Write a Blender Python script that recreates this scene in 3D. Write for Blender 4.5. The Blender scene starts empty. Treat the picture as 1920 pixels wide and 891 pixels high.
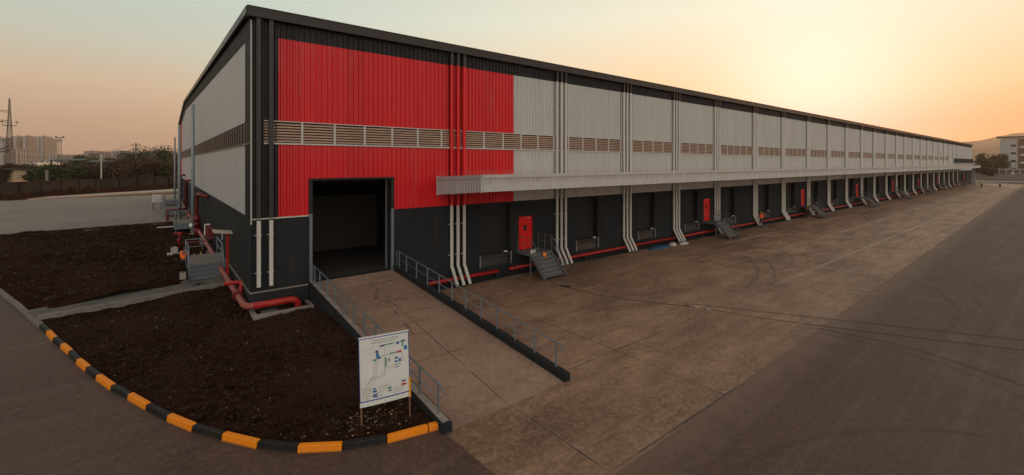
import bpy, math, random
from mathutils import Vector, Matrix, noise
R = math.radians
rnd = random.Random(7)
scene = bpy.context.scene
col = scene.collection
# ------------------------------------------------------------------ camera, world, sun, exposure
H = 7.0
cam_d = bpy.data.cameras.new('camera'); cam = bpy.data.objects.new('camera', cam_d); col.objects.link(cam)
cam.location = (-3.21, -22.11, H); cam.rotation_euler = (R(90), 0, R(-38.56))
cam_d.sensor_width = 36; cam_d.lens = 835 / 1920 * 36; cam_d.shift_y = -139 / 1920
cam_d.clip_start = 0.1; cam_d.clip_end = 12000
scene.camera = cam
scene.view_settings.view_transform = 'Standard'; scene.view_settings.look = 'None'
scene.view_settings.exposure = 0.0; scene.view_settings.gamma = 1.0
scene.view_settings.use_curve_mapping = False
scene.cycles.use_denoising = True
scene.cycles.max_bounces = 6; scene.cycles.diffuse_bounces = 3; scene.cycles.glossy_bounces = 2
scene.cycles.volume_bounces = 0; scene.cycles.transparent_max_bounces = 6
SUN_AZ = math.atan2(1.157, 0.356); SUN_EL = R(4.4)
SUN_DIR = Vector((math.sin(SUN_AZ) * math.cos(SUN_EL), math.cos(SUN_AZ) * math.cos(SUN_EL), math.sin(SUN_EL)))

world = bpy.data.worlds.new("World"); scene.world = world; world.use_nodes = True
nt = world.node_tree; nt.nodes.clear()
def wn(t, **k):
    n = nt.nodes.new(t)
    for a, b in k.items(): setattr(n, a, b)
    return n
def wmath(op, a, b=None, c=None):
    n = wn('ShaderNodeMath', operation=op)
    for i, v in enumerate((a, b, c)):
        if v is None: continue
        if isinstance(v, (int, float)): n.inputs[i].default_value = v
        else: nt.links.new(v, n.inputs[i])
    return n.outputs[0]
out = wn('ShaderNodeOutputWorld'); bg = wn('ShaderNodeBackground'); bg.inputs[1].default_value = 0.1
sky = wn('ShaderNodeTexSky', sky_type='NISHITA'); sky.sun_disc = False
sky.sun_elevation = SUN_EL; sky.sun_rotation = SUN_AZ; sky.air_density = 1.3; sky.dust_density = 3.5; sky.ozone_density = 1.0
tc = wn('ShaderNodeTexCoord'); sep = wn('ShaderNodeSeparateXYZ'); nt.links.new(tc.outputs['Generated'], sep.inputs[0])
def elev_ramp(stops):
    rp_ = wn('ShaderNodeValToRGB'); nt.links.new(sep.outputs[2], rp_.inputs[0]); cr_ = rp_.color_ramp; cr_.interpolation = 'LINEAR'
    while len(cr_.elements) < len(stops): cr_.elements.new(0.5)
    for e, (p, c) in zip(cr_.elements, stops): e.position = p; e.color = (c[0] / 8, c[1] / 8, c[2] / 8, 1)
    return rp_.outputs[0]
base_c = elev_ramp([(0.0, (4.9, 2.9, 2.1)), (0.06, (5.8, 3.9, 2.6)), (0.13, (6.7, 4.9, 3.4)), (0.20, (5.9, 5.8, 4.7)), (0.30, (5.0, 6.1, 5.5)), (0.55, (3.9, 4.1, 4.0)), (1.0, (2.7, 2.75, 2.85))])
glow_c = elev_ramp([(0.0, (5.4, 3.0, 0.4)), (0.06, (4.7, 1.0, 0.0)), (0.13, (3.7, 2.3, 0.8)), (0.20, (4.2, 2.3, 0.9)), (0.30, (4.6, 3.1, 1.8)), (1.0, (2.0, 1.2, 0.7))])
dot = wn('ShaderNodeVectorMath', operation='DOT_PRODUCT'); nt.links.new(tc.outputs['Generated'], dot.inputs[0]); dot.inputs[1].default_value = SUN_DIR
g = wmath('MAXIMUM', dot.outputs['Value'], 0.0)
def scaled(color, fac):
    n = wn('ShaderNodeVectorMath', operation='SCALE')
    if isinstance(color, tuple): n.inputs[0].default_value = color
    else: nt.links.new(color, n.inputs[0])
    if isinstance(fac, (int, float)): n.inputs['Scale'].default_value = fac
    else: nt.links.new(fac, n.inputs['Scale'])
    return n.outputs[0]
def vadd(a, b, op='ADD'):
    n = wn('ShaderNodeVectorMath', operation=op); nt.links.new(a, n.inputs[0]); nt.links.new(b, n.inputs[1]); return n.outputs[0]
tot = vadd(scaled(base_c, 8.0), vadd(scaled(glow_c, 8.0), scaled((1.0, 1.0, 1.0), wmath('POWER', g, 2.0)), 'MULTIPLY'))
# further down, unseen sky behind the viewer gets added brightness to light the walls
ex_ = wmath('MULTIPLY', wmath('EXPONENT', wmath('MULTIPLY', wmath('MAXIMUM', sep.outputs[2], 0.0), -9.0)), wmath('POWER', g, 7.0))
cmb = wn('ShaderNodeCombineXYZ'); cmb.inputs[0].default_value = 1.0
nt.links.new(wmath('SUBTRACT', 1.0, wmath('MULTIPLY', ex_, 0.40)), cmb.inputs[1]); nt.links.new(wmath('SUBTRACT', 1.0, wmath('MULTIPLY', ex_, 0.96)), cmb.inputs[2])
tot = vadd(tot, cmb.outputs[0], 'MULTIPLY')
tot = vadd(tot, scaled((1.5, 3.6, 5.0), wmath('POWER', g, 70.0)))
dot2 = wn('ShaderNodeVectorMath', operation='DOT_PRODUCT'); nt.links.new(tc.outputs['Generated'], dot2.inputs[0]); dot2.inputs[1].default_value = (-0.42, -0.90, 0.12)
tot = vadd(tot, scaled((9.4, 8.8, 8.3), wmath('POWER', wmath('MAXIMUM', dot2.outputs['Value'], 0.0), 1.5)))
tot = vadd(tot, scaled(sky.outputs[0], 0.03))
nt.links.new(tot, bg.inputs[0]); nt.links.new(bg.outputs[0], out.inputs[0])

sun_d = bpy.data.lights.new('sun', 'SUN'); sun_d.energy = 2.5; sun_d.angle = R(0.5); sun_d.color = (1.0, 0.62, 0.34)
sun = bpy.data.objects.new('sun', sun_d); col.objects.link(sun)
sun.rotation_euler = SUN_DIR.to_track_quat('Z', 'Y').to_euler(); sun.location = (50, -30, 60)

# ------------------------------------------------------------------ helpers
class MB:
    def __init__(s): s.v = []; s.f = []
    def poly(s, pts):
        n = len(s.v); s.v += [tuple(p) for p in pts]; s.f.append(tuple(range(n, n + len(pts))))
    def hexa(s, p):                     # 8 corners: bottom 4 ccw, top 4 ccw
        n = len(s.v); s.v += [tuple(q) for q in p]
        for f in ((3, 2, 1, 0), (4, 5, 6, 7), (0, 1, 5, 4), (1, 2, 6, 5), (2, 3, 7, 6), (3, 0, 4, 7)): s.f.append(tuple(n + i for i in f))
    def box(s, x0, x1, y0, y1, z0, z1):
        s.hexa([(x0, y0, z0), (x1, y0, z0), (x1, y1, z0), (x0, y1, z0), (x0, y0, z1), (x1, y0, z1), (x1, y1, z1), (x0, y1, z1)])
    def bar(s, a, b, w, h=None, up=(0, 0, 1)):
        a = Vector(a); b = Vector(b); h = h or w; d = (b - a).normalized(); u = Vector(up)
        if abs(d.dot(u)) > 0.98: u = Vector((0, 1, 0))
        sx = d.cross(u).normalized() * (w / 2); sy = sx.cross(d).normalized() * (h / 2)
        s.hexa([a - sx - sy, a + sx - sy, a + sx + sy, a - sx + sy, b - sx - sy, b + sx - sy, b + sx + sy, b - sx + sy])
    def tube(s, pts, r, n=8, cap=True):
        pts = [Vector(p) for p in pts]; rs = r if isinstance(r, (list, tuple)) else [r] * len(pts)
        base = len(s.v); prev = None
        for i, p in enumerate(pts):
            if i == 0: d = pts[1] - p
            elif i == len(pts) - 1: d = p - pts[i - 1]
            else: d = (pts[i + 1] - p).normalized() + (p - pts[i - 1]).normalized()
            d.normalize()
            if prev is None:
                u = Vector((0, 0, 1)) if abs(d.z) < 0.9 else Vector((0, 1, 0))
                a = d.cross(u).normalized()
            else:
                a = (prev - d * prev.dot(d)).normalized()
            prev = a; b = d.cross(a)
            for k in range(n):
                t = 2 * math.pi * k / n
                s.v.append(tuple(p + (a * math.cos(t) + b * math.sin(t)) * rs[i]))
        for i in range(len(pts) - 1):
            for k in range(n):
                q = base + i * n
                s.f.append((q + k, q + (k + 1) % n, q + n + (k + 1) % n, q + n + k))
        if cap:
            s.f.append(tuple(base + k for k in range(n))[::-1]); e = base + (len(pts) - 1) * n
            s.f.append(tuple(e + k for k in range(n)))
    def ball(s, c, r, nu=10, nv=6, sc=(1, 1, 1), vmin=-1.0):
        c = Vector(c); base = len(s.v)
        for j in range(nv + 1):
            ph = math.asin(vmin) + (math.pi / 2 - math.asin(vmin)) * j / nv
            for i in range(nu):
                th = 2 * math.pi * i / nu
                s.v.append((c.x + r * sc[0] * math.cos(ph) * math.cos(th), c.y + r * sc[1] * math.cos(ph) * math.sin(th), c.z + r * sc[2] * math.sin(ph)))
        for j in range(nv):
            for i in range(nu):
                q = base + j * nu
                s.f.append((q + i, q + (i + 1) % nu, q + nu + (i + 1) % nu, q + nu + i))
    def build(s, name, m, parent=None, smooth=False, bevel=0):
        me = bpy.data.meshes.new(name); me.from_pydata(s.v, [], s.f); me.update()
        if m: me.materials.append(m)
        if smooth:
            for p in me.polygons: p.use_smooth = True
        o = bpy.data.objects.new(name, me); col.objects.link(o)
        if parent: o.parent = parent
        if bevel:
            b = o.modifiers.new('bevel', 'BEVEL'); b.width = bevel; b.segments = 2; b.limit_method = 'ANGLE'
        return o
def tag(o, label=None, cat=None, group=None, kind=None):
    if label: o['label'] = label
    if cat: o['category'] = cat
    if group: o['group'] = group
    if kind: o['kind'] = kind
    return o
def empty(name, loc=(0, 0, 0), rz=0, **k):
    o = bpy.data.objects.new(name, None); col.objects.link(o); o.location = loc; o.rotation_euler = (0, 0, rz); o.empty_display_size = 0.2
    return tag(o, **k)
kids = {}
def copy_tree(o, parent=None):
    c = o.copy(); col.objects.link(c)
    if parent: c.parent = parent
    for ch in [x for x in col.objects if x.parent == o]: copy_tree(ch, c)
    return c

# ------------------------------------------------------------------ materials
MATS = {}
class NB:
    """small node builder"""
    def __init__(s, name):
        s.m = bpy.data.materials.new(name); s.m.use_nodes = True; s.t = s.m.node_tree
        s.b = s.t.nodes['Principled BSDF']; MATS[name] = s.m
        tcn = s.t.nodes.new('ShaderNodeTexCoord'); s.obj = tcn.outputs['Object']
        gn = s.t.nodes.new('ShaderNodeNewGeometry'); s.pos = gn.outputs['Position']
    def link(s, a, b): s.t.links.new(a, b)
    def setv(s, sock, v):
        if isinstance(v, bpy.types.NodeSocket): s.link(v, sock)
        else: sock.default_value = v
    def math(s, op, a, b=None, c=None, clamp=False):
        n = s.t.nodes.new('ShaderNodeMath'); n.operation = op; n.use_clamp = clamp
        for i, v in enumerate((a, b, c)):
            if v is not None: s.setv(n.inputs[i], v)
        return n.outputs[0]
    def scale(s, vec, sc):
        n = s.t.nodes.new('ShaderNodeMapping'); s.link(vec, n.inputs[0]); n.inputs['Scale'].default_value = sc; return n.outputs[0]
    def noise(s, vec, sc, det=4, rough=0.55, dist=0.0):
        n = s.t.nodes.new('ShaderNodeTexNoise'); s.link(vec, n.inputs['Vector']); n.inputs['Scale'].default_value = sc
        n.inputs['Detail'].default_value = det; n.inputs['Roughness'].default_value = rough; n.inputs['Distortion'].default_value = dist
        return n.outputs['Fac']
    def voro(s, vec, sc, feat='F1', out='Distance'):
        n = s.t.nodes.new('ShaderNodeTexVoronoi'); n.feature = feat; s.link(vec, n.inputs['Vector']); n.inputs['Scale'].default_value = sc
        return n.outputs[out]
    def rng(s, v, a, b, c=0.0, d=1.0, smooth=False):
        n = s.t.nodes.new('ShaderNodeMapRange'); n.clamp = True
        if smooth: n.interpolation_type = 'SMOOTHSTEP'
        s.setv(n.inputs[0], v); n.inputs[1].default_value = a; n.inputs[2].default_value = b; n.inputs[3].default_value = c; n.inputs[4].default_value = d
        return n.outputs[0]
    def mix(s, f, a, b, blend='MIX'):
        n = s.t.nodes.new('ShaderNodeMix'); n.data_type = 'RGBA'; n.blend_type = blend
        s.setv(n.inputs[0], f)
        for i, v in ((6, a), (7, b)):
            if isinstance(v, tuple): v = (v[0], v[1], v[2], 1)
            s.setv(n.inputs[i], v)
        return n.outputs[2]
    def bump(s, h, strength=0.3, dist=0.02):
        n = s.t.nodes.new('ShaderNodeBump'); n.inputs['Strength'].default_value = strength; n.inputs['Distance'].default_value = dist
        s.link(h, n.inputs['Height']); s.link(n.outputs[0], s.b.inputs['Normal'])
    def xyz(s, vec):
        n = s.t.nodes.new('ShaderNodeSeparateXYZ'); s.link(vec, n.inputs[0]); return n.outputs
    def done(s, c, rough=0.6, metal=0.0, spec=0.4):
        if isinstance(c, tuple): c = (c[0], c[1], c[2], 1)
        s.setv(s.b.inputs['Base Color'], c); s.setv(s.b.inputs['Roughness'], rough)
        s.b.inputs['Metallic'].default_value = metal; s.b.inputs['Specular IOR Level'].default_value = spec
        return s.m
def paint(name, c, rough=0.5, var=0.12, sc=1.5, metal=0.0, streak=False, spec=0.3, dirt=None):
    n = NB(name); vec = n.scale(n.pos, (1, 1, 0.12)) if streak else n.pos
    f = n.noise(vec, sc, 5); g_ = n.noise(n.pos, sc * 0.13, 2)
    v = n.math('ADD', n.rng(f, 0.3, 0.7, 1 - var, 1 + var), n.rng(g_, 0.3, 0.7, -var * 0.6, var * 0.6))
    mul = n.t.nodes.new('ShaderNodeVectorMath'); mul.operation = 'SCALE'; mul.inputs[0].default_value = c; n.link(v, mul.inputs['Scale'])
    cc = mul.outputs[0]
    if dirt:
        cc = n.mix(n.rng(n.noise(vec, sc * 2.3, 6, 0.7), 0.52, 0.75, 0, 0.55), cc, dirt)
    return n.done(cc, n.rng(f, 0.2, 0.8, rough - 0.08, rough + 0.1), metal, spec)

def cladding(name, c, rough=0.42, tint=0.10):
    # steel sheet: tone differs slightly from sheet to sheet (one metre cover width), faint rain streaks
    n = NB(name); p = n.xyz(n.pos)
    cell = n.math('FLOOR', n.math('ADD', p[0], n.math('MULTIPLY', p[1], 1.0)))
    wn_ = n.t.nodes.new('ShaderNodeTexWhiteNoise'); wn_.noise_dimensions = '1D'; n.link(cell, wn_.inputs['W'])
    v = n.rng(wn_.outputs['Value'], 0, 1, 1 - tint, 1 + tint)
    st = n.noise(n.scale(n.pos, (1, 1, 0.06)), 3.0, 5, 0.6)
    v = n.math('MULTIPLY', v, n.rng(st, 0.3, 0.75, 1.03, 0.93))
    mul = n.t.nodes.new('ShaderNodeVectorMath'); mul.operation = 'SCALE'; mul.inputs[0].default_value = c; n.link(v, mul.inputs['Scale'])
    dust = n.rng(n.noise(n.scale(n.pos, (1, 1, 0.2)), 1.1, 5, 0.7), 0.55, 0.8, 0, 0.25)
    sn = n.noise(n.scale(n.pos, (1, 1, 0.08)), 5.0, 4, 0.7)     # splash stain above the canopy, runs below the louvres
    lo = n.math('MULTIPLY', n.math('MULTIPLY', n.rng(p[2], 6.15, 6.7, 0.6, 0), n.rng(p[2], 5.9, 6.1)), n.rng(p[0], 9.0, 9.3)); ru = n.math('MULTIPLY', n.rng(p[2], 6.9, 7.85, 0, 0.10), n.rng(p[2], 7.9, 7.95, 1, 0))
    dust = n.math('MAXIMUM', dust, n.math('MULTIPLY', n.math('MAXIMUM', lo, ru), n.rng(sn, 0.38, 0.62, 0.1, 1.0)))
    return n.done(n.mix(n.math('MULTIPLY', dust, 0.35 if max(c) < 0.1 else 1.0), mul.outputs[0], (0.30, 0.22, 0.17)), n.rng(st, 0.2, 0.8, rough - 0.06, rough + 0.12), 0.0, 0.2 if max(c) < 0.1 else 0.4)
M_red = cladding('red_sheet', (0.56, 0.004, 0.008), 0.4, 0.07)
M_blk = cladding('black_sheet', (0.017, 0.014, 0.014), 0.45, 0.10)
M_wht = cladding('white_sheet', (0.45, 0.425, 0.39), 0.45, 0.035)
M_gable = cladding('gable_white_sheet', (0.41, 0.40, 0.385), 0.5, 0.03)
M_shade_col = paint('shade_and_column_grey', (0.25, 0.235, 0.225), 0.5, 0.06, 1, streak=True); M_shade_red = paint('shade_plate_red', (0.20, 0.003, 0.005), 0.5, 0.06, 1)
M_char = paint('charcoal_render', (0.019, 0.0205, 0.022), 0.75, 0.16, 0.9, streak=True, dirt=(0.045, 0.036, 0.031), spec=0.12)
M_char2 = paint('charcoal_door', (0.022, 0.019, 0.018), 0.6, 0.10, 1.2, spec=0.15)
M_plinth = paint('plinth_dark', (0.018, 0.019, 0.020), 0.8, 0.2, 1.5, dirt=(0.045, 0.036, 0.03))
M_fascia = paint('fascia_brown', (0.030, 0.020, 0.017), 0.4, 0.1, 0.7)
M_trim = paint('pale_trim', (0.46, 0.43, 0.38), 0.45, 0.06, 2)
M_slat = paint('louvre_slat', (0.38, 0.245, 0.175), 0.55, 0.12, 3)
M_slatg = paint('gable_slat', (0.26, 0.19, 0.15), 0.6, 0.1, 3)
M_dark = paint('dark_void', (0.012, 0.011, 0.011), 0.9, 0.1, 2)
M_pipew = paint('downpipe_pale', (0.50, 0.465, 0.42), 0.4, 0.07, 2, streak=True, dirt=(0.30, 0.24, 0.18))
M_pipeb = paint('downpipe_black', (0.035, 0.03, 0.03), 0.4, 0.1, 2, streak=True)
M_piper = paint('downpipe_red', (0.62, 0.012, 0.012), 0.35, 0.08, 2, streak=True)
M_firered = paint('fire_pipe_red', (0.32, 0.012, 0.008), 0.32, 0.15, 2, dirt=(0.26, 0.09, 0.06))
M_fireold = paint('faded_red_pipe', (0.25, 0.060, 0.042), 0.5, 0.2, 2, dirt=(0.30, 0.17, 0.13))
M_darkred = paint('valve_dark_red', (0.13, 0.008, 0.010), 0.45, 0.2, 4)
M_doorred = paint('door_red', (0.62, 0.006, 0.008), 0.35, 0.05, 2)
M_steel = paint('grey_blue_steel', (0.125, 0.145, 0.16), 0.45, 0.12, 5)
M_steel2 = paint('grey_steel', (0.12, 0.115, 0.115), 0.5, 0.15, 5)
M_guard = paint('guard_steel', (0.20, 0.19, 0.18), 0.5, 0.15, 4)
M_levr = paint('leveller_brown', (0.050, 0.034, 0.028), 0.7, 0.25, 3)
M_galv = paint('galvanised', (0.42, 0.42, 0.42), 0.4, 0.1, 5, metal=0.3)
M_canopy = cladding('canopy_sheet', (0.44, 0.41, 0.38), 0.5, 0.03)
M_canshade = cladding('canopy_sheet_shaded', (0.36, 0.32, 0.32), 0.5, 0.03)  # canopy sheet in a darker tone: shade of the end face put in colour
M_cantop = paint('canopy_top', (0.45, 0.40, 0.34), 0.6, 0.15, 1.2, dirt=(0.20, 0.13, 0.09))
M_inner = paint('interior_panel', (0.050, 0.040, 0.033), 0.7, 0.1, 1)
M_white = paint('white_paint', (0.75, 0.74, 0.70), 0.5, 0.06, 5)
M_rust = paint('rusty_post', (0.16, 0.08, 0.05), 0.7, 0.3, 8)
M_roof = paint('roof_sheet', (0.35, 0.34, 0.32), 0.5, 0.1, 1)
M_glass = paint('dark_glass', (0.02, 0.022, 0.025), 0.12, 0.1, 2)
M_cable = paint('cable_grey', (0.045, 0.035, 0.03), 0.7, 0.1, 3)
M_black = paint('black_rubber', (0.02, 0.02, 0.02), 0.5, 0.1, 3)
def worn(name, c, chip, dust):
    n = NB(name); p = n.xyz(n.pos); f = n.noise(n.pos, 5, 7, 0.75); h = n.noise(n.pos, 22, 5, 0.8); v = n.rng(f, .3, .7, .85, 1.1)
    mul = n.t.nodes.new('ShaderNodeVectorMath'); mul.operation = 'SCALE'; mul.inputs[0].default_value = c; n.link(v, mul.inputs['Scale'])
    cc = n.mix(n.rng(f, .50, .68, 0, .55), mul.outputs[0], dust)
    cc = n.mix(n.math('MULTIPLY', n.rng(h, .60, .64), n.rng(f, .42, .52)), cc, chip)
    cc = n.mix(n.math('MULTIPLY', n.rng(n.math('ADD', p[2], n.math('MULTIPLY', h, .05)), .02, .075, .8, 0), 1.0), cc, (0.06, 0.04, 0.03))
    n.bump(h, .3, .004); return n.done(cc, .6, 0, .25)
M_kblk = paint('kerb_black', (0.012, 0.010, 0.009), 0.55, 0.25, 6, dirt=(0.07, 0.05, 0.037))
M_kyel = paint('kerb_orange', (0.80, 0.235, 0.004), 0.5, 0.10, 4, dirt=(0.50, 0.15, 0.02))
M_pathd = paint('dark_path', (0.105, 0.088, 0.075), 0.9, 0.3, 2.5, dirt=(0.05, 0.038, 0.03))
M_kgry = paint('kerb_grey', (0.16, 0.135, 0.118), 0.85, 0.25, 5, dirt=(0.10, 0.075, 0.06))
M_conc2 = paint('rough_concrete', (0.21, 0.175, 0.15), 0.85, 0.25, 2.5, dirt=(0.11, 0.085, 0.07))
M_steelw = paint('stair_tread', (0.115, 0.11, 0.11), 0.55, 0.15, 5)

def circ(p1, p2, p3):
    (ax, ay), (bx, by), (cx, cy) = p1, p2, p3
    d = 2 * (ax * (by - cy) + bx * (cy - ay) + cx * (ay - by))
    ux = ((ax**2 + ay**2) * (by - cy) + (bx**2 + by**2) * (cy - ay) + (cx**2 + cy**2) * (ay - by)) / d
    uy = ((ax**2 + ay**2) * (cx - bx) + (bx**2 + by**2) * (ax - cx) + (cx**2 + cy**2) * (bx - ax)) / d
    return ux, uy, math.hypot(ax - ux, ay - uy)
MARKS = [((18.9, -16.3), (19.0, -18.8), (17.9, -21.4), 0.16, 0.85, 4.5), ((18.3, -16.3), (18.35, -18.7), (17.2, -21.0), 0.13, 0.5, 4.5),
         ((32.6, -15.9), (28.0, -18.4), (22.8, -18.9), 0.16, 0.45, 8.0), ((33.6, -16.9), (28.3, -19.4), (22.6, -19.9), 0.14, 0.35, 8.0),
         ((31.4, -6.7), (27.4, -9.4), (22.5, -10.6), 0.14, 0.6, 6.0), ((32.3, -7.5), (27.9, -10.2), (22.6, -11.6), 0.14, 0.55, 6.0),
         ((35.5, -8.0), (33.0, -9.5), (28.0, -10.2), 0.15, 0.5, 5.0), ((36.3, -8.9), (33.2, -10.4), (28.0, -11.1), 0.12, 0.45, 5.0),
         ((8.0, -17.5), (11.0, -18.6), (13.6, -20.9), 0.14, 0.4, 4.5), ((44, -12), (39, -16.5), (33, -19), 0.18, 0.35, 10), ((60, -9), (50, -13.5), (38, -15), 0.2, 0.3, 14)]
def tyre_marks(n, lo=0.1, hi=0.75):
    p = n.xyz(n.pos); acc = None
    wob = n.math('MULTIPLY', n.math('SUBTRACT', n.noise(n.pos, 0.6, 2), 0.5), 0.25)
    for a, b, c, w, st, L in MARKS:
        cx, cy, r = circ(a, b, c)
        dx = n.math('SUBTRACT', p[0], cx); dy = n.math('SUBTRACT', p[1], cy)
        d = n.math('SQRT', n.math('ADD', n.math('MULTIPLY', dx, dx), n.math('MULTIPLY', dy, dy)))
        d = n.math('ABSOLUTE', n.math('SUBTRACT', n.math('ADD', d, wob), r))
        f = n.rng(d, w * 0.3, w * 1.1, st, 0, True)
        mx = n.math('SUBTRACT', p[0], b[0]); my = n.math('SUBTRACT', p[1], b[1])
        e = n.math('SQRT', n.math('ADD', n.math('MULTIPLY', mx, mx), n.math('MULTIPLY', my, my)))
        f = n.math('MULTIPLY', f, n.rng(e, L * 0.6, L, 1, 0, True))
        acc = f if acc is None else n.math('MAXIMUM', acc, f)
    return n.math('MULTIPLY', acc, n.rng(n.noise(n.pos, 3.0, 5, 0.7), 0.35, 0.65, lo, hi))
def joint(n, coord, pitch, off, w, wob=0.05):
    # distance to the nearest line of a regular family, slightly wavy
    q = n.math('ADD', n.math('ADD', coord, -off), n.math('MULTIPLY', n.math('SUBTRACT', n.noise(n.pos, 0.5, 3), 0.5), wob))
    fr = n.math('PINGPONG', q, pitch / 2)
    return n.rng(fr, w * 0.4, w, 1, 0, True)
def line_at(n, coord, at, w):
    q = n.math('ABSOLUTE', n.math('ADD', n.math('ADD', coord, -at), n.math('MULTIPLY', n.math('SUBTRACT', n.noise(n.pos, 0.7, 3), 0.5), 0.06)))
    return n.rng(q, w * 0.4, w, 1, 0, True)
def mat_yard(name, base, dark, light, px=5.4, ox=-0.6, py=4.1, oy=-3.3, marks=True, seamw=0.05, cell=True):
    n = NB(name); p = n.xyz(n.pos)
    fine = n.noise(n.pos, 14, 6, 0.7); med = n.noise(n.scale(n.pos, (0.35, 1.0, 1)), 1.3, 7, 0.66, 0.5); big = n.noise(n.scale(n.pos, (0.5, 1, 1)), 0.16, 5, 0.6)
    c = n.mix(n.rng(med, 0.34, 0.66), base, light)
    c = n.mix(n.rng(big, 0.40, 0.62, 0, 0.75), c, dark)
    # slabs cast at different times differ in tone
    if cell:
        cx = n.math('FLOOR', n.math('DIVIDE', n.math('ADD', p[0], -ox), px)); cy = n.math('FLOOR', n.math('DIVIDE', n.math('ADD', p[1], -oy), py))
        cv = n.t.nodes.new('ShaderNodeCombineXYZ'); n.link(cx, cv.inputs[0]); n.link(cy, cv.inputs[1])
        w = n.t.nodes.new('ShaderNodeTexWhiteNoise'); w.noise_dimensions = '2D'; n.link(cv.outputs[0], w.inputs['Vector'])
        c = n.mix(n.rng(w.outputs['Value'], 0, 1, 0, 0.22), c, dark)
        c = n.mix(n.rng(w.outputs['Value'], 0.75, 1, 0, 0.25), c, light)
    # broom strokes and drag streaks along the slab strips
    st = n.noise(n.scale(n.pos, (0.30, 2.2, 1)), 1.9, 7, 0.78, 0.6)
    c = n.mix(n.rng(st, 0.48, 0.66, 0, 0.35), c, dark)
    st2 = n.noise(n.scale(n.pos, (0.45, 1.6, 1)), 0.8, 7, 0.75, 0.8)
    c = n.mix(n.rng(st2, 0.52, 0.66, 0, 0.45), c, light)
    sc_ = n.noise(n.scale(n.pos, (0.8, 1.7, 1)), 3.4, 8, 0.85, 0.6); c = n.mix(n.rng(sc_, 0.52, 0.70, 0, 0.4), c, light); c = n.mix(n.rng(sc_, 0.28, 0.46, 0.4, 0), c, dark)
    c = n.mix(n.rng(fine, 0.3, 0.75, 0, 0.35), c, dark)
    # dark wheel-worn stains
    sp = n.noise(n.pos, 0.9, 6, 0.75, 1.0)
    c = n.mix(n.rng(sp, 0.50, 0.74, 0, 0.5), c, dark)
    ln = n.noise(n.scale(n.pos, (0.06, 5.0, 1)), 1.6, 6, 0.7, 0.15); c = n.mix(n.rng(ln, 0.56, 0.63, 0, 0.15), c, light); c = n.mix(n.rng(ln, 0.36, 0.42, 0.18, 0), c, (0.06, 0.04, 0.03))
    g2 = n.noise(n.pos, 7.0, 8, 0.85, 0.4); c = n.mix(n.rng(g2, 0.50, 0.62, 0, 0.55), c, light); c = n.mix(n.rng(g2, 0.36, 0.47, 0.6, 0), c, dark)
    g3 = n.noise(n.pos, 2.2, 8, 0.8, 0.8); c = n.mix(n.rng(g3, 0.56, 0.62, 0, 0.35), c, light)
    gr = n.noise(n.pos, 45, 3, 0.8); c = n.mix(n.rng(gr, 0.58, 0.70, 0, 0.5), c, dark); c = n.mix(n.rng(gr, 0.30, 0.40, 0.35, 0), c, light)
    j = n.math('MAXIMUM', joint(n, p[0], px, ox, seamw), joint(n, p[1], py, oy, seamw * 1.1))
    jw = n.math('MAXIMUM', joint(n, p[0], px, ox, seamw * 2.0), joint(n, p[1], py, oy, seamw * 2.0))
    c = n.mix(n.math('MULTIPLY', jw, n.rng(p[0], 14, 34, 0.15, 0.95)), c, (0.42, 0.28, 0.19))
    c = n.mix(n.math('MULTIPLY', j, n.math('MULTIPLY', n.rng(n.noise(n.pos, 0.8, 4), 0.35, 0.6, 0.35, 0.9), n.rng(p[0], 18, 60, 1, 0.0))), c, (0.045, 0.033, 0.028))
    ck = n.voro(n.scale(n.pos, (1, 1, 0)), 0.13, 'DISTANCE_TO_EDGE'); ckn = n.math('ADD', ck, n.math('MULTIPLY', n.math('SUBTRACT', n.noise(n.pos, 1.2, 6, 0.7), 0.5), 0.05))
    c = n.mix(n.math('MULTIPLY', n.rng(n.math('ABSOLUTE', ckn), 0.0, 0.0035, 0.75, 0), n.rng(n.noise(n.pos, 0.1, 2), 0.45, 0.6)), c, (0.04, 0.028, 0.022))
    if marks:
        fs = n.noise(n.scale(n.pos, (0.20, 1.0, 1)), 1.1, 7, 0.75, 0.3); fm = n.rng(p[0], 12, 40)
        c = n.mix(n.math('MULTIPLY', n.rng(fs, 0.50, 0.62, 0, 0.45), fm), c, (0.42, 0.26, 0.165)); c = n.mix(n.math('MULTIPLY', n.rng(fs, 0.40, 0.49, 0.4, 0), fm), c, dark)
        ds = n.noise(n.scale(n.pos, (0.5, 0.9, 1)), 0.35, 7, 0.7, 0.8); c = n.mix(n.rng(ds, 0.52, 0.66, 0, 0.32), c, dark)
    if marks: c = n.mix(tyre_marks(n, 0.3, 0.9), c, (0.035, 0.026, 0.022))
    hgt = n.math('SUBTRACT', n.math('ADD', n.math('MULTIPLY', fine, 0.4), n.math('MULTIPLY', st, 0.5)), n.math('MULTIPLY', j, 0.8))
    n.bump(hgt, 0.35, 0.012)
    return n.done(c, n.rng(med, 0.3, 0.7, 0.50, 0.72), 0.0, 0.32)
M_yard = mat_yard('yard_concrete', (0.205, 0.112, 0.067), (0.082, 0.046, 0.029), (0.43, 0.255, 0.155))
M_ramp = mat_yard('ramp_concrete', (0.26, 0.162, 0.108), (0.15, 0.092, 0.062), (0.37, 0.24, 0.165), px=50, ox=4.75, py=3.6, oy=-8.6, marks=False, seamw=0.035, cell=False)
M_yard2 = mat_yard('far_yard_concrete', (0.165, 0.128, 0.100), (0.105, 0.080, 0.063), (0.25, 0.20, 0.158), px=4.2, ox=0, py=5.0, oy=0.4, marks=False, seamw=0.07)
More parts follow.
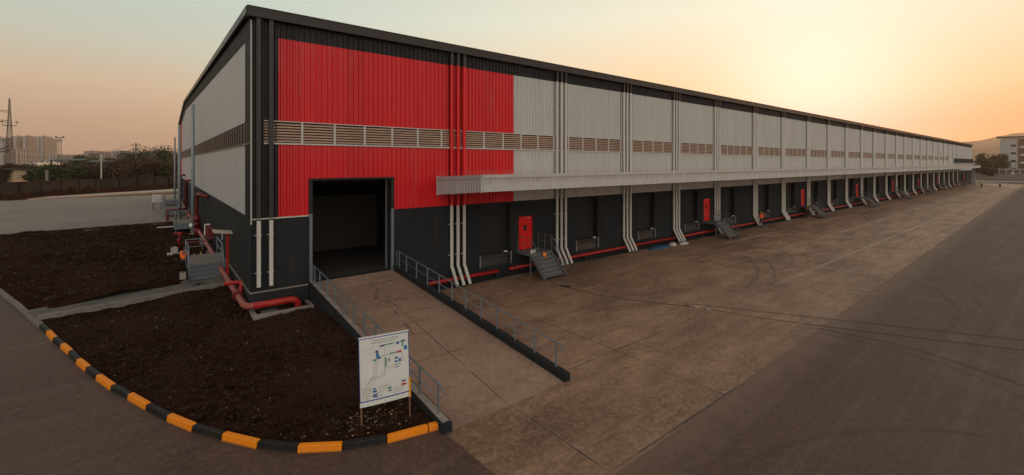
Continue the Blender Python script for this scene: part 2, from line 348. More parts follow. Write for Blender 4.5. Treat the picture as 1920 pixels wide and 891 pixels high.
def mat_asphalt():
    n = NB('asphalt'); fine = n.noise(n.pos, 30, 5, 0.75); med = n.noise(n.pos, 0.9, 6, 0.65, 0.4); big = n.noise(n.pos, 0.12, 4, 0.6)
    c = n.mix(n.rng(med, 0.32, 0.68), (0.052, 0.027, 0.017), (0.112, 0.060, 0.038))
    c = n.mix(n.rng(big, 0.4, 0.62, 0, 0.6), c, (0.112, 0.066, 0.045))
    tr = n.noise(n.scale(n.pos, (0.08, 2.6, 1)), 0.9, 4, 0.6)
    c = n.mix(n.rng(tr, 0.52, 0.7, 0, 0.4), c, (0.18, 0.118, 0.086))
    c = n.mix(n.rng(fine, 0.35, 0.7, 0, 0.6), c, (0.040, 0.027, 0.021))
    mo = n.noise(n.pos, 6.0, 6, 0.8); c = n.mix(n.rng(mo, 0.5, 0.62, 0, 0.6), c, (0.145, 0.083, 0.055)); c = n.mix(n.rng(mo, 0.32, 0.46, 0.5, 0), c, (0.035, 0.023, 0.018))
    d = n.noise(n.pos, 1.7, 6, 0.8, 1.5)
    c = n.mix(n.rng(d, 0.6, 0.75, 0, 0.6), c, (0.033, 0.026, 0.023))
    peb = n.voro(n.pos, 5.0); c = n.mix(n.rng(peb, 0.03, 0.06, 0.7, 0), c, (0.02, 0.016, 0.014))
    pa = n.xyz(n.pos); ed = n.math('ABSOLUTE', n.math('ADD', n.math('ADD', pa[1], 15.9), n.math('MULTIPLY', pa[0], -0.0153)))
    ed = n.math('ADD', ed, n.math('MULTIPLY', n.math('SUBTRACT', n.noise(n.pos, 1.1, 7, 0.8), 0.5), 2.2))
    c = n.mix(n.rng(ed, 0.0, 1.1, 0.55, 0), c, (0.19, 0.12, 0.083))
    c = n.mix(tyre_marks(n, 0.35, 1.0), c, (0.020, 0.015, 0.013))
    n.bump(n.math('ADD', fine, n.math('MULTIPLY', med, 0.5)), 0.4, 0.01)
    return n.done(c, n.rng(med, 0.3, 0.7, 0.62, 0.85), 0.0, 0.35)
M_asph = mat_asphalt()
def mat_soil(name='soil', a=(0.009, 0.004, 0.0025), b=(0.044, 0.020, 0.012)):
    n = NB(name); f1 = n.noise(n.pos, 3.5, 8, 0.75); f2 = n.noise(n.pos, 18, 6, 0.8); big = n.noise(n.pos, 0.25, 4, 0.6)
    c = n.mix(n.rng(f1, 0.35, 0.68), a, b)
    c = n.mix(n.rng(big, 0.45, 0.65, 0, 0.6), c, (0.045, 0.023, 0.015))
    pt = n.noise(n.pos, 0.42, 5, 0.6, 0.5); c = n.mix(n.math('MULTIPLY', n.rng(pt, 0.66, 0.72, 0, 0.8), n.rng(f1, 0.4, 0.6)), c, (0.13, 0.105, 0.085))
    c = n.mix(n.rng(f2, 0.60, 0.72, 0, 0.4), c, (0.13, 0.085, 0.06))
    v = n.voro(n.pos, 9.0)
    n.bump(n.math('ADD', n.math('ADD', n.math('MULTIPLY', f1, 1.0), n.math('MULTIPLY', f2, 0.5)), n.math('MULTIPLY', v, 0.6)), 0.9, 0.05)
    return n.done(c, 1.0, 0.0, 0.0)
M_soil = mat_soil()
M_lot = mat_soil('dry_earth', (0.13, 0.075, 0.05), (0.22, 0.13, 0.085))
M_terrain = paint('terrain', (0.12, 0.095, 0.07), 0.95, 0.3, 0.05)
M_path = paint('pale_path', (0.33, 0.26, 0.21), 0.85, 0.12, 1.0)

# ------------------------------------------------------------------ ground
def sheet(name, pts, z, m, label=None):
    b = MB(); b.poly([(x, y, z) for x, y in pts]); o = b.build(name, m); o['kind'] = 'structure'; return o
sheet('terrain', [(-2600, -300), (3200, -300), (3200, 2700), (-2600, 2700)], -0.06, M_terrain)
sheet('asphalt_road', [(-60, -60), (330, -60), (330, 0.35), (3, 0.35), (3, 60), (-60, 60)], 0.0, M_asph)
sheet('concrete_yard', [(2.62, -11.9), (2.74, -14.2), (3.0, -15.75), (60, -14.75), (228, -12.3), (228, -0.12), (2.9, -0.12)], 0.004, M_yard)
# drain strip along the foot of the long wall
b = MB(); b.box(7.1, 226, -0.5, -0.003, -0.1, 0.05); o = b.build('drain_strip', M_plinth); o['kind'] = 'structure'

KP = [(2.78, -11.84), (2.31, -11.73), (1.27, -11.5), (0.3, -11.09), (-0.59, -10.48), (-1.32, -9.7), (-1.96, -8.76), (-2.53, -7.85), (-3.03, -6.84), (-3.49, -5.78),
      (-3.92, -4.71), (-4.36, -3.69), (-4.78, -2.5), (-5.11, -1.52), (-5.44, -0.51), (-5.77, 0.69), (-6.1, 1.74), (-6.44, 2.77), (-6.77, 3.94), (-7.15, 5.22),
      (-7.9, 7.6), (-8.7, 10.2), (-9.73, 13.35), (-11.6, 19.0), (-13.6, 25.0), (-15.8, 31.5), (-17.5, 37.0)]
# painted kerb: one run of cast blocks
kerb = empty('painted_kerb', (0, -9, 0), label='orange and black striped concrete kerb curving round the soil bed', cat='kerb')
def inset(i, d):
    a = Vector(KP[max(i - 1, 0)]); c = Vector(KP[min(i + 1, len(KP) - 1)]); t = (c - a).normalized()
    return Vector((KP[i][0] + t.y * d, KP[i][1] - t.x * d))
M_kyel = worn('kerb_orange_worn', (0.82, 0.235, 0.003), (0.22, 0.15, 0.11), (0.50, 0.17, 0.03)); M_kblk = worn('kerb_black_worn', (0.011, 0.009, 0.008), (0.12, 0.09, 0.07), (0.045, 0.032, 0.025))
cols_ = ['y', 'y', 'k', 'y', 'k', 'y', 'k', 'y', 'k', 'y', 'k', 'y', 'k', 'y', 'k', 'y', 'k', 'y', 'k']
def kerb_block(i, name, m, parent, h=0.18, w=0.17, gap=0.012):
    a0 = Vector(KP[i]); a1 = Vector(KP[i + 1]); b0 = inset(i, w); b1 = inset(i + 1, w)
    g0 = (a1 - a0).normalized() * gap; a0 = a0 + g0; b0 = b0 + g0; a1 = a1 - g0; b1 = b1 - g0
    # the block's faces: outer face leans a little
    j = rnd.uniform(-0.008, 0.008)
    mb = MB(); lean = 0.03
    i0 = (b0 - a0).normalized() * lean; i1 = (b1 - a1).normalized() * lean
    P = lambda v, z: (v.x, v.y, z)
    mb.hexa([P(a0, -0.05), P(a1, -0.05), P(b1, -0.05), P(b0, -0.05), P(a0 + i0, h + j), P(a1 + i1, h + j), P(b1, h + j), P(b0, h + j)])
    o = mb.build(name, m, parent, bevel=0.022)
    if parent: o.matrix_parent_inverse = parent.matrix_world.inverted()
    return o
# orientation: make inward side to the bed (left of travel is -, test)
_in = inset(5, 0.2); _c = Vector((0, -4))
SGN = 1 if (_in - _c).length < (Vector(KP[5]) - _c).length else -1
_inset0 = inset
def inset(i, d): return _inset0(i, d * SGN)
for i, c in enumerate(cols_):
    o = kerb_block(i, 'kerb_block', M_kyel if c == 'y' else M_kblk, None); o.parent = kerb; o.location = (0, 9, 0)
gk = empty('grey_kerb', (-10, 15, 0), label='plain grey unpainted concrete kerb at the left edge of the road', cat='kerb')
for i in range(len(cols_), len(KP) - 1):
    o = kerb_block(i, 'kerb_block', M_kgry, None); o.parent = gk; o.location = (10, -15, 0)

# soil bed
def kerb_side(x, y):
    """signed distance to the kerb polyline, positive towards the bed"""
    best = 1e9; sg = 1
    p = Vector((x, y))
    for i in range(len(KP) - 1):
        a = Vector(KP[i]); c = Vector(KP[i + 1]); d = c - a; t = max(0, min(1, (p - a).dot(d) / d.length_squared)); q = a + d * t
        l = (p - q).length
        if l < best:
            best = l; cr_ = d.x * (p - a).y - d.y * (p - a).x; sg = 1 if cr_ * (-SGN) > 0 else -1
    return best * sg
def soil_h(x, y):
    s = kerb_side(x, y)
    if s < 0.12: return -0.15
    t = min(1, max(0, (s - 0.1) / 6.5)); t = t * t * (3 - 2 * t)
    h = 0.13 + 0.54 * t
    h += 0.10 * (noise.noise(Vector((x * 0.6, y * 0.6, 1))) ) * min(1, s) + 0.055 * noise.noise(Vector((x * 2.3, y * 2.3, 5))) + 0.035 * noise.noise(Vector((x * 6.5, y * 6.5, 9))) + 0.02 * noise.noise(Vector((x * 15, y * 15, 2)))
    return h
def grid(name, x0, x1, y0, y1, st, hf, m, keep=lambda x, y: True):
    nx = int((x1 - x0) / st) + 1; ny = int((y1 - y0) / st) + 1; idx = {}; V = []; F = []
    ok = [[keep(x0 + i * st, y0 + j * st) for j in range(ny)] for i in range(nx)]
    def vid(i, j):
        if (i, j) not in idx:
            x = x0 + i * st; y = y0 + j * st; idx[(i, j)] = len(V); V.append((x, y, hf(x, y)))
        return idx[(i, j)]
    for i in range(nx - 1):
        for j in range(ny - 1):
            if ok[i][j] or ok[i + 1][j] or ok[i][j + 1] or ok[i + 1][j + 1]:
                F.append((vid(i, j), vid(i + 1, j), vid(i + 1, j + 1), vid(i, j + 1)))
    me = bpy.data.meshes.new(name); me.from_pydata(V, [], F); me.materials.append(m)
    for p in me.polygons: p.use_smooth = True
    o = bpy.data.objects.new(name, me); col.objects.link(o); o['kind'] = 'structure'
    return o
inbed = lambda x, y: kerb_side(x, y) > 0.05 and not (x > 2.35 + 0.02 * -y and y < 0) and not (x > 0.1 and y > 0.05)
grid('soil_bed', -7.6, 2.6, -12.0, 6.9, 0.09, soil_h, M_soil, inbed)
def soil2(x, y):
    s = kerb_side(x, y)
    if s < 0.12: return -0.15
    t = min(1, max(0, (s - 0.1) / 3.0)); e = min(1, max(0, (39.5 - y) / 2.0))
    return 0.2 + 0.45 * t + e * (0.16 * noise.noise(Vector((x * 0.45, y * 0.45, 3))) + 0.09 * noise.noise(Vector((x * 1.6, y * 1.6, 3))) + 0.05 * noise.noise(Vector((x * 5, y * 5, 3))))
grid('soil_bed', -17.8, 0.05, 7.2, 38.6, 0.2, soil2, M_soil, lambda x, y: kerb_side(x, y) > 0.05 and x < 0.1)
# raised apron path between the two soil beds
b = MB(); b.hexa([(-7.35, 6.25, 0.0), (-0.12, 5.35, 0.0), (-0.12, 8.0, 0.0), (-7.85, 7.75, 0.0), (-7.35, 6.25, 0.26), (-0.12, 5.35, 0.78), (-0.12, 8.0, 0.78), (-7.85, 7.75, 0.26)])
o = b.build('footpath', M_pathd, bevel=0.03); o['kind'] = 'structure'
b = MB(); b.hexa([(-7.3, 6.02, -0.1), (-0.12, 5.1, 0.1), (-0.12, 5.34, 0.1), (-7.33, 6.24, -0.1), (-7.3, 6.02, 0.33), (-0.12, 5.1, 0.85), (-0.12, 5.34, 0.85), (-7.33, 6.24, 0.33)])
o = b.build('footpath_kerb', M_kgry, bevel=0.02); o['kind'] = 'structure'
# far yard
b = MB(); b.hexa([(-45, 33, 0.2), (-0.05, 39.6, 0.2), (-0.05, 92, 0.2), (-60, 86, 0.2), (-45, 33, 0.7), (-0.05, 39.6, 0.7), (-0.05, 92, 0.7), (-60, 86, 0.7)])
o = b.build('concrete_yard', M_yard2); o['kind'] = 'structure'
b = MB(); b.poly([(-140, 27, 0.55), (-15.5, 31.0, 0.55), (-3, 36.2, 0.55), (0.6, 37, 0.55), (0.6, 230, 0.55), (-140, 190, 0.55)]); o = b.build('dirt_lot', M_lot); o['kind'] = 'structure'
b = MB(); b.hexa([(-21, 92, .5), (3, 105, .5), (3, 116, .5), (-19, 97.5, .5), (-21, 92, .8), (3, 105, .8), (3, 116, .8), (-19, 97.5, .8)]); o = b.build('footpath', M_path); o['kind'] = 'structure'
b = MB(); b.poly([(-3.3, 36.4, 0.62), (-0.3, 37.3, 0.62), (-0.3, 39.4, 0.62), (-9, 38.2, 0.62), (-9, 33.8, 0.62)]); o = b.build('gravel_verge', M_lot); o['kind'] = 'structure'

# stones and clods scattered on the soil: nobody could count them
def scatter(name, n, region, hf, smin, smax, m, seed, label):
    r = random.Random(seed); V = []; F = []
    for _ in range(n):
        for _t in range(20):
            x, y = region(r)
            if inbed(x, y) and kerb_side(x, y) > 0.3: break
        else: continue
        s = smin + (smax - smin) * r.random() ** 4; z = hf(x, y) + s * 0.15; n0 = len(V)
        ax = [Vector((r.gauss(0, 1), r.gauss(0, 1), r.gauss(0, 1))).normalized() for _ in range(7)]
        for a in ((1, 0, 0), (0, 1, 0), (-1, 0, 0), (0, -1, 0), (0, 0, 1), (0, 0, -1)):
            k = s * r.uniform(0.55, 1.2); V.append((x + a[0] * k + r.uniform(-.2, .2) * s, y + a[1] * k, z + a[2] * k * 0.7))
        for f in ((0, 1, 4), (1, 2, 4), (2, 3, 4), (3, 0, 4), (1, 0, 5), (2, 1, 5), (3, 2, 5), (0, 3, 5)): F.append(tuple(n0 + i for i in f))
    me = bpy.data.meshes.new(name); me.from_pydata(V, [], F); me.materials.append(m); o = bpy.data.objects.new(name, me); col.objects.link(o)
    tag(o, label=label, cat='debris', kind='stuff'); return o
M_clod = paint('clod', (0.024, 0.013, 0.009), 0.95, 0.45, 4)
def m_chip():
    n = NB('stone_chip'); v = n.t.nodes.new('ShaderNodeTexWhiteNoise'); v.noise_dimensions = '3D'
    s = n.t.nodes.new('ShaderNodeVectorMath'); s.operation = 'SNAP'; n.link(n.pos, s.inputs[0]); s.inputs[1].default_value = (.25, .25, .25); n.link(s.outputs[0], v.inputs['Vector'])
    c = n.mix(n.rng(v.outputs['Value'], 0.2, 1.0), (0.09, 0.06, 0.045), (0.30, 0.25, 0.21)); c = n.mix(n.rng(v.outputs['Value'], 0.80, 0.81), c, (0.40, 0.20, 0.10))
    return n.done(c, 0.85)
M_chip = m_chip()
near = lambda r: (r.uniform(-7.2, 2.4), r.uniform(-11.7, 5.2))
scatter('soil_clods', 5200, near, soil_h, 0.02, 0.085, M_clod, 1, 'dark brown clods lying all over the near soil bed')
scatter('stone_chips', 620, near, soil_h, 0.008, 0.04, M_chip, 2, 'pale stone chips scattered across the near soil bed')
def pile(r):
    while True:
        a, c = r.gauss(1.3, 0.55), r.gauss(-10.5, 0.28)
        if a < 2.4: return a, c
scatter('gravel', 190, pile, soil_h, 0.012, 0.05, M_chip, 3, 'grey and tan gravel spilt behind the kerb below the map board')
r_ = random.Random(5)
def far_sc(name, n, m, smin, smax, seed, label):
    r = random.Random(seed); V = []; F = []
    for _ in range(n):
        y = 8.5 + 28 * r.random(); x = r.uniform(-16, -0.3)
        if kerb_side(x, y) < 0.5: continue
        s = smin + (smax - smin) * r.random() ** 3; z = soil2(x, y); n0 = len(V)
        for a in ((1, 0, 0), (0, 1, 0), (-1, 0, 0), (0, -1, 0), (0, 0, 1)):
            k = s * r.uniform(0.6, 1.3); V.append((x + a[0] * k, y + a[1] * k, z + a[2] * k * .7))
        for f in ((0, 1, 4), (1, 2, 4), (2, 3, 4), (3, 0, 4)): F.append(tuple(n0 + i for i in f))
    me = bpy.data.meshes.new(name); me.from_pydata(V, [], F); me.materials.append(m); o = bpy.data.objects.new(name, me); col.objects.link(o)
    tag(o, label=label, cat='debris', kind='stuff')
far_sc('soil_clods', 3000, M_clod, 0.05, 0.2, 11, 'dark clods over the farther soil bed beyond the footpath')
far_sc('stone_chips', 130, M_chip, 0.02, 0.07, 12, 'few pale stones on the farther soil bed beyond the footpath')

# ------------------------------------------------------------------ warehouse
COLX = [10.32, 18.66, 25.99, 33.08, 40.45, 49.06, 56.87, 65.22, 73.26, 81.52, 89.66, 97.31, 105.72, 113.7, 120.9, 128.9, 137.3, 145.0, 152.9, 160.4, 168.0, 175.8, 183.6, 191.5, 199.4, 207.2, 215.2]
XE = 225.2; YR = 56.5; YE = 77.5; ZE = 13.3; ZR = 15.75; ZF = 13.9
wh = empty('warehouse', (0, 0, 0), label='long steel-clad warehouse with red, white and black panels and a row of loading docks', cat='warehouse')
def corr(name, x0, x1, z0, z1, m, y=0.0, pitch=0.25, d=0.055, axis='x', zt=None, zb=None, parent=wh):
    """trapezoidal sheet; axis x: face looks to -y ; axis y: face looks to -x"""
    prof = [(0, 0), (0.46, 0), (0.58, 1), (0.88, 1)]
    u = [(x0, 0.0)]; k = math.floor(x0 / pitch)
    while k * pitch < x1:
        for a, h in prof:
            t = (k + a) * pitch
            if x0 < t < x1: u.append((t, h))
        k += 1
    u.append((x1, 0.0)); mb = MB()
    for t, h in u:
        off = y - h * d
        za = zb(t) if zb else z0; zz = zt(t) if zt else z1
        if axis == 'x': mb.v += [(t, off, za), (t, off, zz)]
        else: mb.v += [(off, t, za), (off, t, zz)]
    for i in range(len(u) - 1): mb.f.append((2 * i, 2 * i + 2, 2 * i + 3, 2 * i + 1) if axis == 'x' else (2 * i, 2 * i + 1, 2 * i + 3, 2 * i + 2))
    return mb.build(name, m, parent)
# lower wall with openings
def wall_open(name, x0, x1, z0, z1, y0, y1, ops, m, parent):
    mb = MB(); xs = x0
    for a, c, d, e in sorted(ops):
        mb.box(xs, a, y0, y1, z0, z1)
        if d > z0: mb.box(a, c, y0, y1, z0, d)
        if e < z1: mb.box(a, c, y0, y1, e, z1)
        xs = c
    mb.box(xs, x1, y0, y1, z0, z1)
    return mb.build(name, m, parent)
DX0, DX1 = 2.41, 6.39
ops = [(DX0, DX1, 1.43, 4.6)]
docks = []
bays = list(zip(COLX, COLX[1:] + [XE - 2]))
for i, (a, c) in enumerate(bays):
    if i >= 26: continue
    ops.append((a + 1.65, a + 3.95, 0.72, 4.48)); docks.append((a + 1.65, a + 3.95))
REDX = [15.0 + 24.02 * k - (0.9 if k == 1 else 0) for k in range(9)]
for k, x in enumerate(REDX): ops.append((x, x + 1.08, 1.43, 3.52))
wall_open('lower_wall', 0.0, XE, -0.1, 4.6, 0.0, 0.45, ops, M_char, wh)
# backing wall behind the sheeting (upper) with doorway
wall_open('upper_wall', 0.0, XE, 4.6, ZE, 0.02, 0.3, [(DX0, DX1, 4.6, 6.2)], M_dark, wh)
# corner plinth ledge
b = MB(); b.box(-0.06, 2.28, -0.06, 0.0, 0.0, 1.4); b.box(-0.06, 0.0, 0.0, 8.0, 0.0, 1.4); b.build('plinth', M_plinth, wh, bevel=0.01)
b = MB(); b.box(-0.09, 2.28, -0.09, -0.061, 1.36, 1.42); b.box(-0.09, -0.061, -0.061, 8.0, 1.36, 1.42); b.build('plinth_ledge', M_conc2, wh)
# sheeting bands
corr('black_panel', 0.03, 1.04, 4.6, 12.56, M_blk)
corr('red_panel', 1.04, DX0 - 0.1, 4.6, 7.88, M_red); corr('red_panel', DX0 - 0.1, DX1 + 0.1, 6.22, 7.88, M_red); corr('red_panel', DX1 + 0.1, 14.55, 4.6, 7.88, M_red)
corr('red_panel', 1.04, 14.55, 8.9, 12.6, M_red)
corr('white_panel', 14.55, XE, 4.6, 7.88, M_wht); corr('white_panel', 14.55, 175.8, 8.9, 12.6, M_wht); corr('white_panel', 175.8, XE, 7.88, 12.6, M_wht)
corr('black_band', 0.03, XE, 12.6, ZE + 0.02, M_blk)
b = MB(); b.box(-0.05, 0.0, -0.045, 0.0, 4.35, 13.2); b.build('corner_trim', M_trim, wh)
b = MB(); b.box(0.02, DX0 - 0.1, -0.05, -0.0, 4.54, 4.6); b.build('drip_flashing', M_trim, wh)
# doorway jambs: black lining above, grey steel angles below
b = MB(); b.box(DX0 - 0.1, DX0 + 0.06, -0.07, 0.5, 4.66, 6.2); b.box(DX1 - 0.06, DX1 + 0.1, -0.07, 0.5, 4.66, 6.2); b.box(DX0 - 0.1, DX1 + 0.1, -0.07, 0.5, 6.2, 6.3)
b.build('doorway_frame', M_blk, wh)
for xg in (DX0 - .08, DX1 - .05):
    b = MB(); b.box(xg, xg + .13, -0.08, 0.06, 1.43, 4.65); b.build('doorway_guard', M_steel, wh, bevel=0.01)
# eaves
b = MB(); b.box(-0.2, XE + 0.3, -0.34, 0.0, ZE, ZE + 0.10); b.box(-0.2, XE + 0.3, -0.34, -0.3, ZE + 0.10, ZE + 0.40); b.box(-0.22, XE + 0.32, -0.37, -0.30, ZE + 0.40, ZE + 0.44); b.box(-0.2, -0.16, -0.3, 0.0, ZE + 0.1, ZE + 0.4)
b.build('gutter', M_fascia, wh)
# roof
roofz = lambda y: ZE + 0.25 + (ZR - ZE - 0.25) * y / YR if y <= YR else ZR - (ZR - ZF) * (y - YR) / (YE - YR)
b = MB(); b.v = []
for x in (-0.22, XE + 0.3):
    for y in (-0.28, YR, YE + 0.2): b.v.append((x, y, roofz(max(y, 0)) ))
    for y in (-0.28, YR, YE + 0.2): b.v.append((x, y, roofz(max(y, 0)) + 0.12))
b.f = [(3, 9, 10, 4), (4, 10, 11, 5), (0, 1, 7, 6), (1, 2, 8, 7), (0, 3, 4, 1), (1, 4, 5, 2), (6, 7, 10, 9), (7, 8, 11, 10), (0, 6, 9, 3), (2, 5, 11, 8)]
b.build('roof', M_roof, wh)
b = MB()
for (ya, yb) in ((-0.3, YR), (YR, YE + 0.2)):
    za, zb_ = roofz(max(ya, 0)), roofz(yb); b.hexa([(-0.26, ya, za - .18), (-0.2, ya, za - .18), (-0.2, yb, zb_ - .18), (-0.26, yb, zb_ - .18), (-0.26, ya, za + .16), (-0.2, ya, za + .16), (-0.2, yb, zb_ + .16), (-0.26, yb, zb_ + .16)])
b.build('barge_board', M_fascia, wh)
# gable end wall
gt = lambda y: roofz(y) + 0.0
gw = lambda y: 12.62 + (roofz(y) - roofz(1.64)) * 0.92 if y <= YR else 12.62 + (roofz(YR) - roofz(1.64)) * 0.92 - (y - YR) * 0.075
YB = 69.0
corr('gable_black_band', 0.03, YE, 0, 0, M_blk, axis='y', zb=gw, zt=gt)
corr('black_panel', 0.03, 1.64, 4.6, 12.62, M_blk, axis='y')
corr('gable_white_panel', 1.64, YB, 8.9, 0, M_gable, axis='y', zt=gw, d=0.012, pitch=1.0)
corr('gable_white_panel', 1.64, YB, 4.55, 7.9, M_gable, axis='y', d=0.012, pitch=1.0)
corr('gable_red_panel', YB, YE, 8.9, 0, M_red, axis='y', zt=gw); corr('gable_red_panel', YB, YE, 4.55, 7.9, M_red, axis='y')
b = MB(); b.v = [(0.02, 0, -.1), (0.02, YE, -.1), (0.02, YE, roofz(YE)), (0.02, YR, roofz(YR)), (0.02, 0, roofz(0)), (0.3, 0, -.1), (0.3, YE, -.1), (0.3, YE, roofz(YE)), (0.3, YR, roofz(YR)), (0.3, 0, roofz(0))]
b.f = [(0, 4, 3, 2, 1), (5, 6, 7, 8, 9), (1, 2, 7, 6), (0, 1, 6, 5)]
b.build('gable_wall', M_dark, wh)
# lower gable charcoal with door recess
mb = MB(); mb.box(-0.02, 0.018, 0.0, 8.5, 0, 4.6); mb.box(-0.02, 0.018, 8.5, 12.4, 4.3, 4.6); mb.box(-0.02, 0.018, 12.4, YE, 0, 4.6); mb.build('gable_lower_wall', M_char, wh)
mb = MB(); mb.box(-0.01, 0.017, 8.5, 12.4, 1.43, 4.3); dr = mb.build('gable_door', M_dark, wh)
mb = MB(); mb.box(-0.1, -0.05, 10.3, 10.5, 2.3, 2.7); mb.build('door_handle', M_galv, dr)
# back and end walls
b = MB(); b.box(0.3, XE, YE - 0.3, YE, -0.1, ZF - 0.05); b.build('rear_wall', M_gable, wh)
b = MB(); b.v = [(XE - .3, .45, -.1), (XE - .3, YE - .3, -.1), (XE - .3, YE - .3, ZF - .1), (XE - .3, YR, ZR - .1), (XE - .3, .45, ZE + .2), (XE, .45, -.1), (XE, YE - .3, -.1), (XE, YE - .3, ZF - .1), (XE, YR, ZR - .1), (XE, .45, ZE + .2)]
b.f = [(0, 1, 2, 3, 4), (5, 9, 8, 7, 6), (0, 4, 9, 5)]
b.build('end_wall', M_wht, wh)
# interior
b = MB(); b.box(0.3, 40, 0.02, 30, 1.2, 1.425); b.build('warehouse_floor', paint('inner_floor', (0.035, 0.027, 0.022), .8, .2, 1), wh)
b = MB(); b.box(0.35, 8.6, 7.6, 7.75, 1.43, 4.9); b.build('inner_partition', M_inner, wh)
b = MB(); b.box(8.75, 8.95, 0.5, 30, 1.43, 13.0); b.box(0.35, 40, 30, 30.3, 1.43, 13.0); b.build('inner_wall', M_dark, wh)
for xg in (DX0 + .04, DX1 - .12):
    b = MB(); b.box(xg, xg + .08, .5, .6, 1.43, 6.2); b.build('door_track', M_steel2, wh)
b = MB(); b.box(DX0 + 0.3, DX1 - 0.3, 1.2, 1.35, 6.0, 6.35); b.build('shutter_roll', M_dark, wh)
# louvre vents
def louvre_x(x0, x1, first=False):
    z0, z1 = 7.9, 8.88
    mb = MB(); mb.box(x0, x1, 0.012, 0.018, z0, z1); lv = mb.build('louvre_vent', M_dark, wh)
    s = MB(); n = 7
    for k in range(n):
        z = z0 + 0.06 + (z1 - z0 - 0.1) * k / n
        s.hexa([(x0, -0.06, z), (x1, -0.06, z), (x1, -0.005, z + 0.065), (x0, -0.005, z + 0.065), (x0, -0.06, z + 0.02), (x1, -0.06, z + 0.02), (x1, -0.005, z + 0.08), (x0, -0.005, z + 0.08)])
    s.build('louvre_slats', M_slat, lv)
    m_ = MB(); m_.box(x0, x1, -0.09, 0.0, z0 - 0.05, z0 + 0.02); m_.box(x0, x1, -0.075, 0.0, z1 - 0.02, z1 + 0.02)
    q = math.ceil((x0 - 2.02) / 1.455)
    while 2.02 + q * 1.455 < x1 - 0.1:
        xm = 2.02 + q * 1.455
        if xm > x0 + 0.3: m_.box(xm - 0.045, xm + 0.045, -0.068, -0.0, z0, z1)
        q += 1
    m_.build('louvre_frame', M_trim, lv)
louvre_x(0.45, COLX[0])
for i in range(21): louvre_x(COLX[i], COLX[i + 1])
# gable louvre
mb = MB(); mb.box(0.012, 0.018, 0.2, YE, 7.9, 8.88); lv = mb.build('louvre_vent', M_dark, wh)
s = MB()
for k in range(7):
    z = 7.96 + 0.88 * k / 7
    s.hexa([(-0.045, 0.2, z), (-0.045, YE, z), (-0.005, YE, z + 0.01), (-0.005, 0.2, z + 0.01), (-0.045, 0.2, z + 0.016), (-0.045, YE, z + 0.016), (-0.005, YE, z + 0.02), (-0.005, 0.2, z + 0.02)])
s.build('louvre_slats', M_slatg, lv)
m_ = MB(); m_.box(-0.07, 0, 0.2, YE, 7.85, 7.90); y = 0.2
while y < YE: m_.box(-0.04, -0.0, y, y + 0.05, 7.92, 8.86); y += 0.9
m_.build('louvre_frame', M_slatg, lv)
# downpipes
def pipe_seg(name, x, pts, m, r=0.105):
    mb = MB(); mb.tube(pts, r, 10); return mb.build(name, m, wh, smooth=False)
def downpipe(x, red, first=False, last=False):
    y = -0.16; top = 'downpipe_top'
    mb = MB(); mb.box(x - 0.09, x + 0.09, y - 0.08, y + 0.07, 12.6, ZE + 0.05); o = mb.build('downpipe_head', M_pipeb if x < 14.6 else M_fascia, wh, bevel=0.015)
    if red:
        pipe_seg('downpipe', x, [(x, y, 12.6), (x, y, 4.6)], M_piper, 0.095); zt = 4.6
    else: zt = 12.6
    pts = [(x, y, zt), (x, y, 1.12), (x + 0.02, y - 0.05, 1.02), (x + 0.05, y - 0.5, 0.22), (x + 0.05, y - 0.55, 0.10)]
    o = pipe_seg('downpipe', x, pts, M_pipew, 0.095)
    if x < 45:
        for z in (1.75, 3.5):
            br = MB(); br.box(x - 0.16, x + 0.13, -0.1, -0.02, z, z + 0.05); br.build('pipe_bracket', M_galv, o)
for i, c in enumerate(COLX[:24]):
    mb = MB(); mb.box(c - .70, c + .56, -.045, -.036, 4.62, 7.84); mb.box(c - .70, c + .56, -.045, -.036, 8.94, 12.6); mb.box(c - .56, c + .56, -.05, -.02, 7.84, 8.94); mb.build('pipe_shade_plate', M_shade_red if i == 0 else M_shade_col, wh)  # added darker plates stand in for the shade around each pipe group
    for d in (-0.42, 0, 0.42): downpipe(c + d, i == 0)
for x in (0.24, 0.72):
    mb = MB(); mb.box(x - 0.09, x + 0.09, -0.24, -0.08, 4.62, ZE + 0.05); mb.build('downpipe', M_pipeb, wh, bevel=0.02)
    mb = MB(); mb.box(x - 0.075, x + 0.075, -0.24, -0.09, 1.62, 4.5); o = mb.build('downpipe', M_pipew, wh, bevel=0.02)
    for z in (2.2, 3.85):
        mb = MB(); mb.box(x - 0.15, x + 0.13, -0.088, -0.02, z, z + 0.035); mb.build('pipe_bracket', M_galv, o)
# docks
for i, (a, c) in enumerate(docks):
    mb = MB(); mb.box(a, c, 0.38, 0.44, 1.43, 4.48)
    d = mb.build('dock_door', M_char2, wh)
    if i < 8:
        mb = MB()
        for z in (2.05, 2.66, 3.27, 3.88): mb.box(a, c, 0.374, 0.38, z, z + 0.03)
        mb.build('door_seam', M_dark, d)
    mb = MB(); mb.hexa([(a + .08, -0.02, .74), (c - .08, -0.02, .74), (c - .08, .3, .74), (a + .08, .3, .74), (a + .08, .22, 1.40), (c - .08, .22, 1.40), (c - .08, .36, 1.40), (a + .08, .36, 1.40)])
    d = mb.build('dock_leveller', M_black if i == 0 else M_levr, wh)
    mb = MB(); mb.box(a - 0.02, c + 0.02, -0.03, 0.1, 1.36, 1.44); mb.build('leveller_lip', M_black, d)
    mb = MB(); mb.box(a - 0.06, a - 0.0, -0.08, 0.0, 0.7, 1.46); mb.build('dock_guard', M_guard, wh)
    mb = MB(); mb.box(c + 0.0, c + 0.06, -0.08, 0.0, 0.7, 1.46); mb.build('dock_guard', M_guard, wh)
    if i < 10:
        mb = MB(); mb.box(c - 0.55, c - 0.30, -0.10, -0.03, 1.48, 1.54); mb.build('dock_latch', M_white, wh, bevel=0.01)
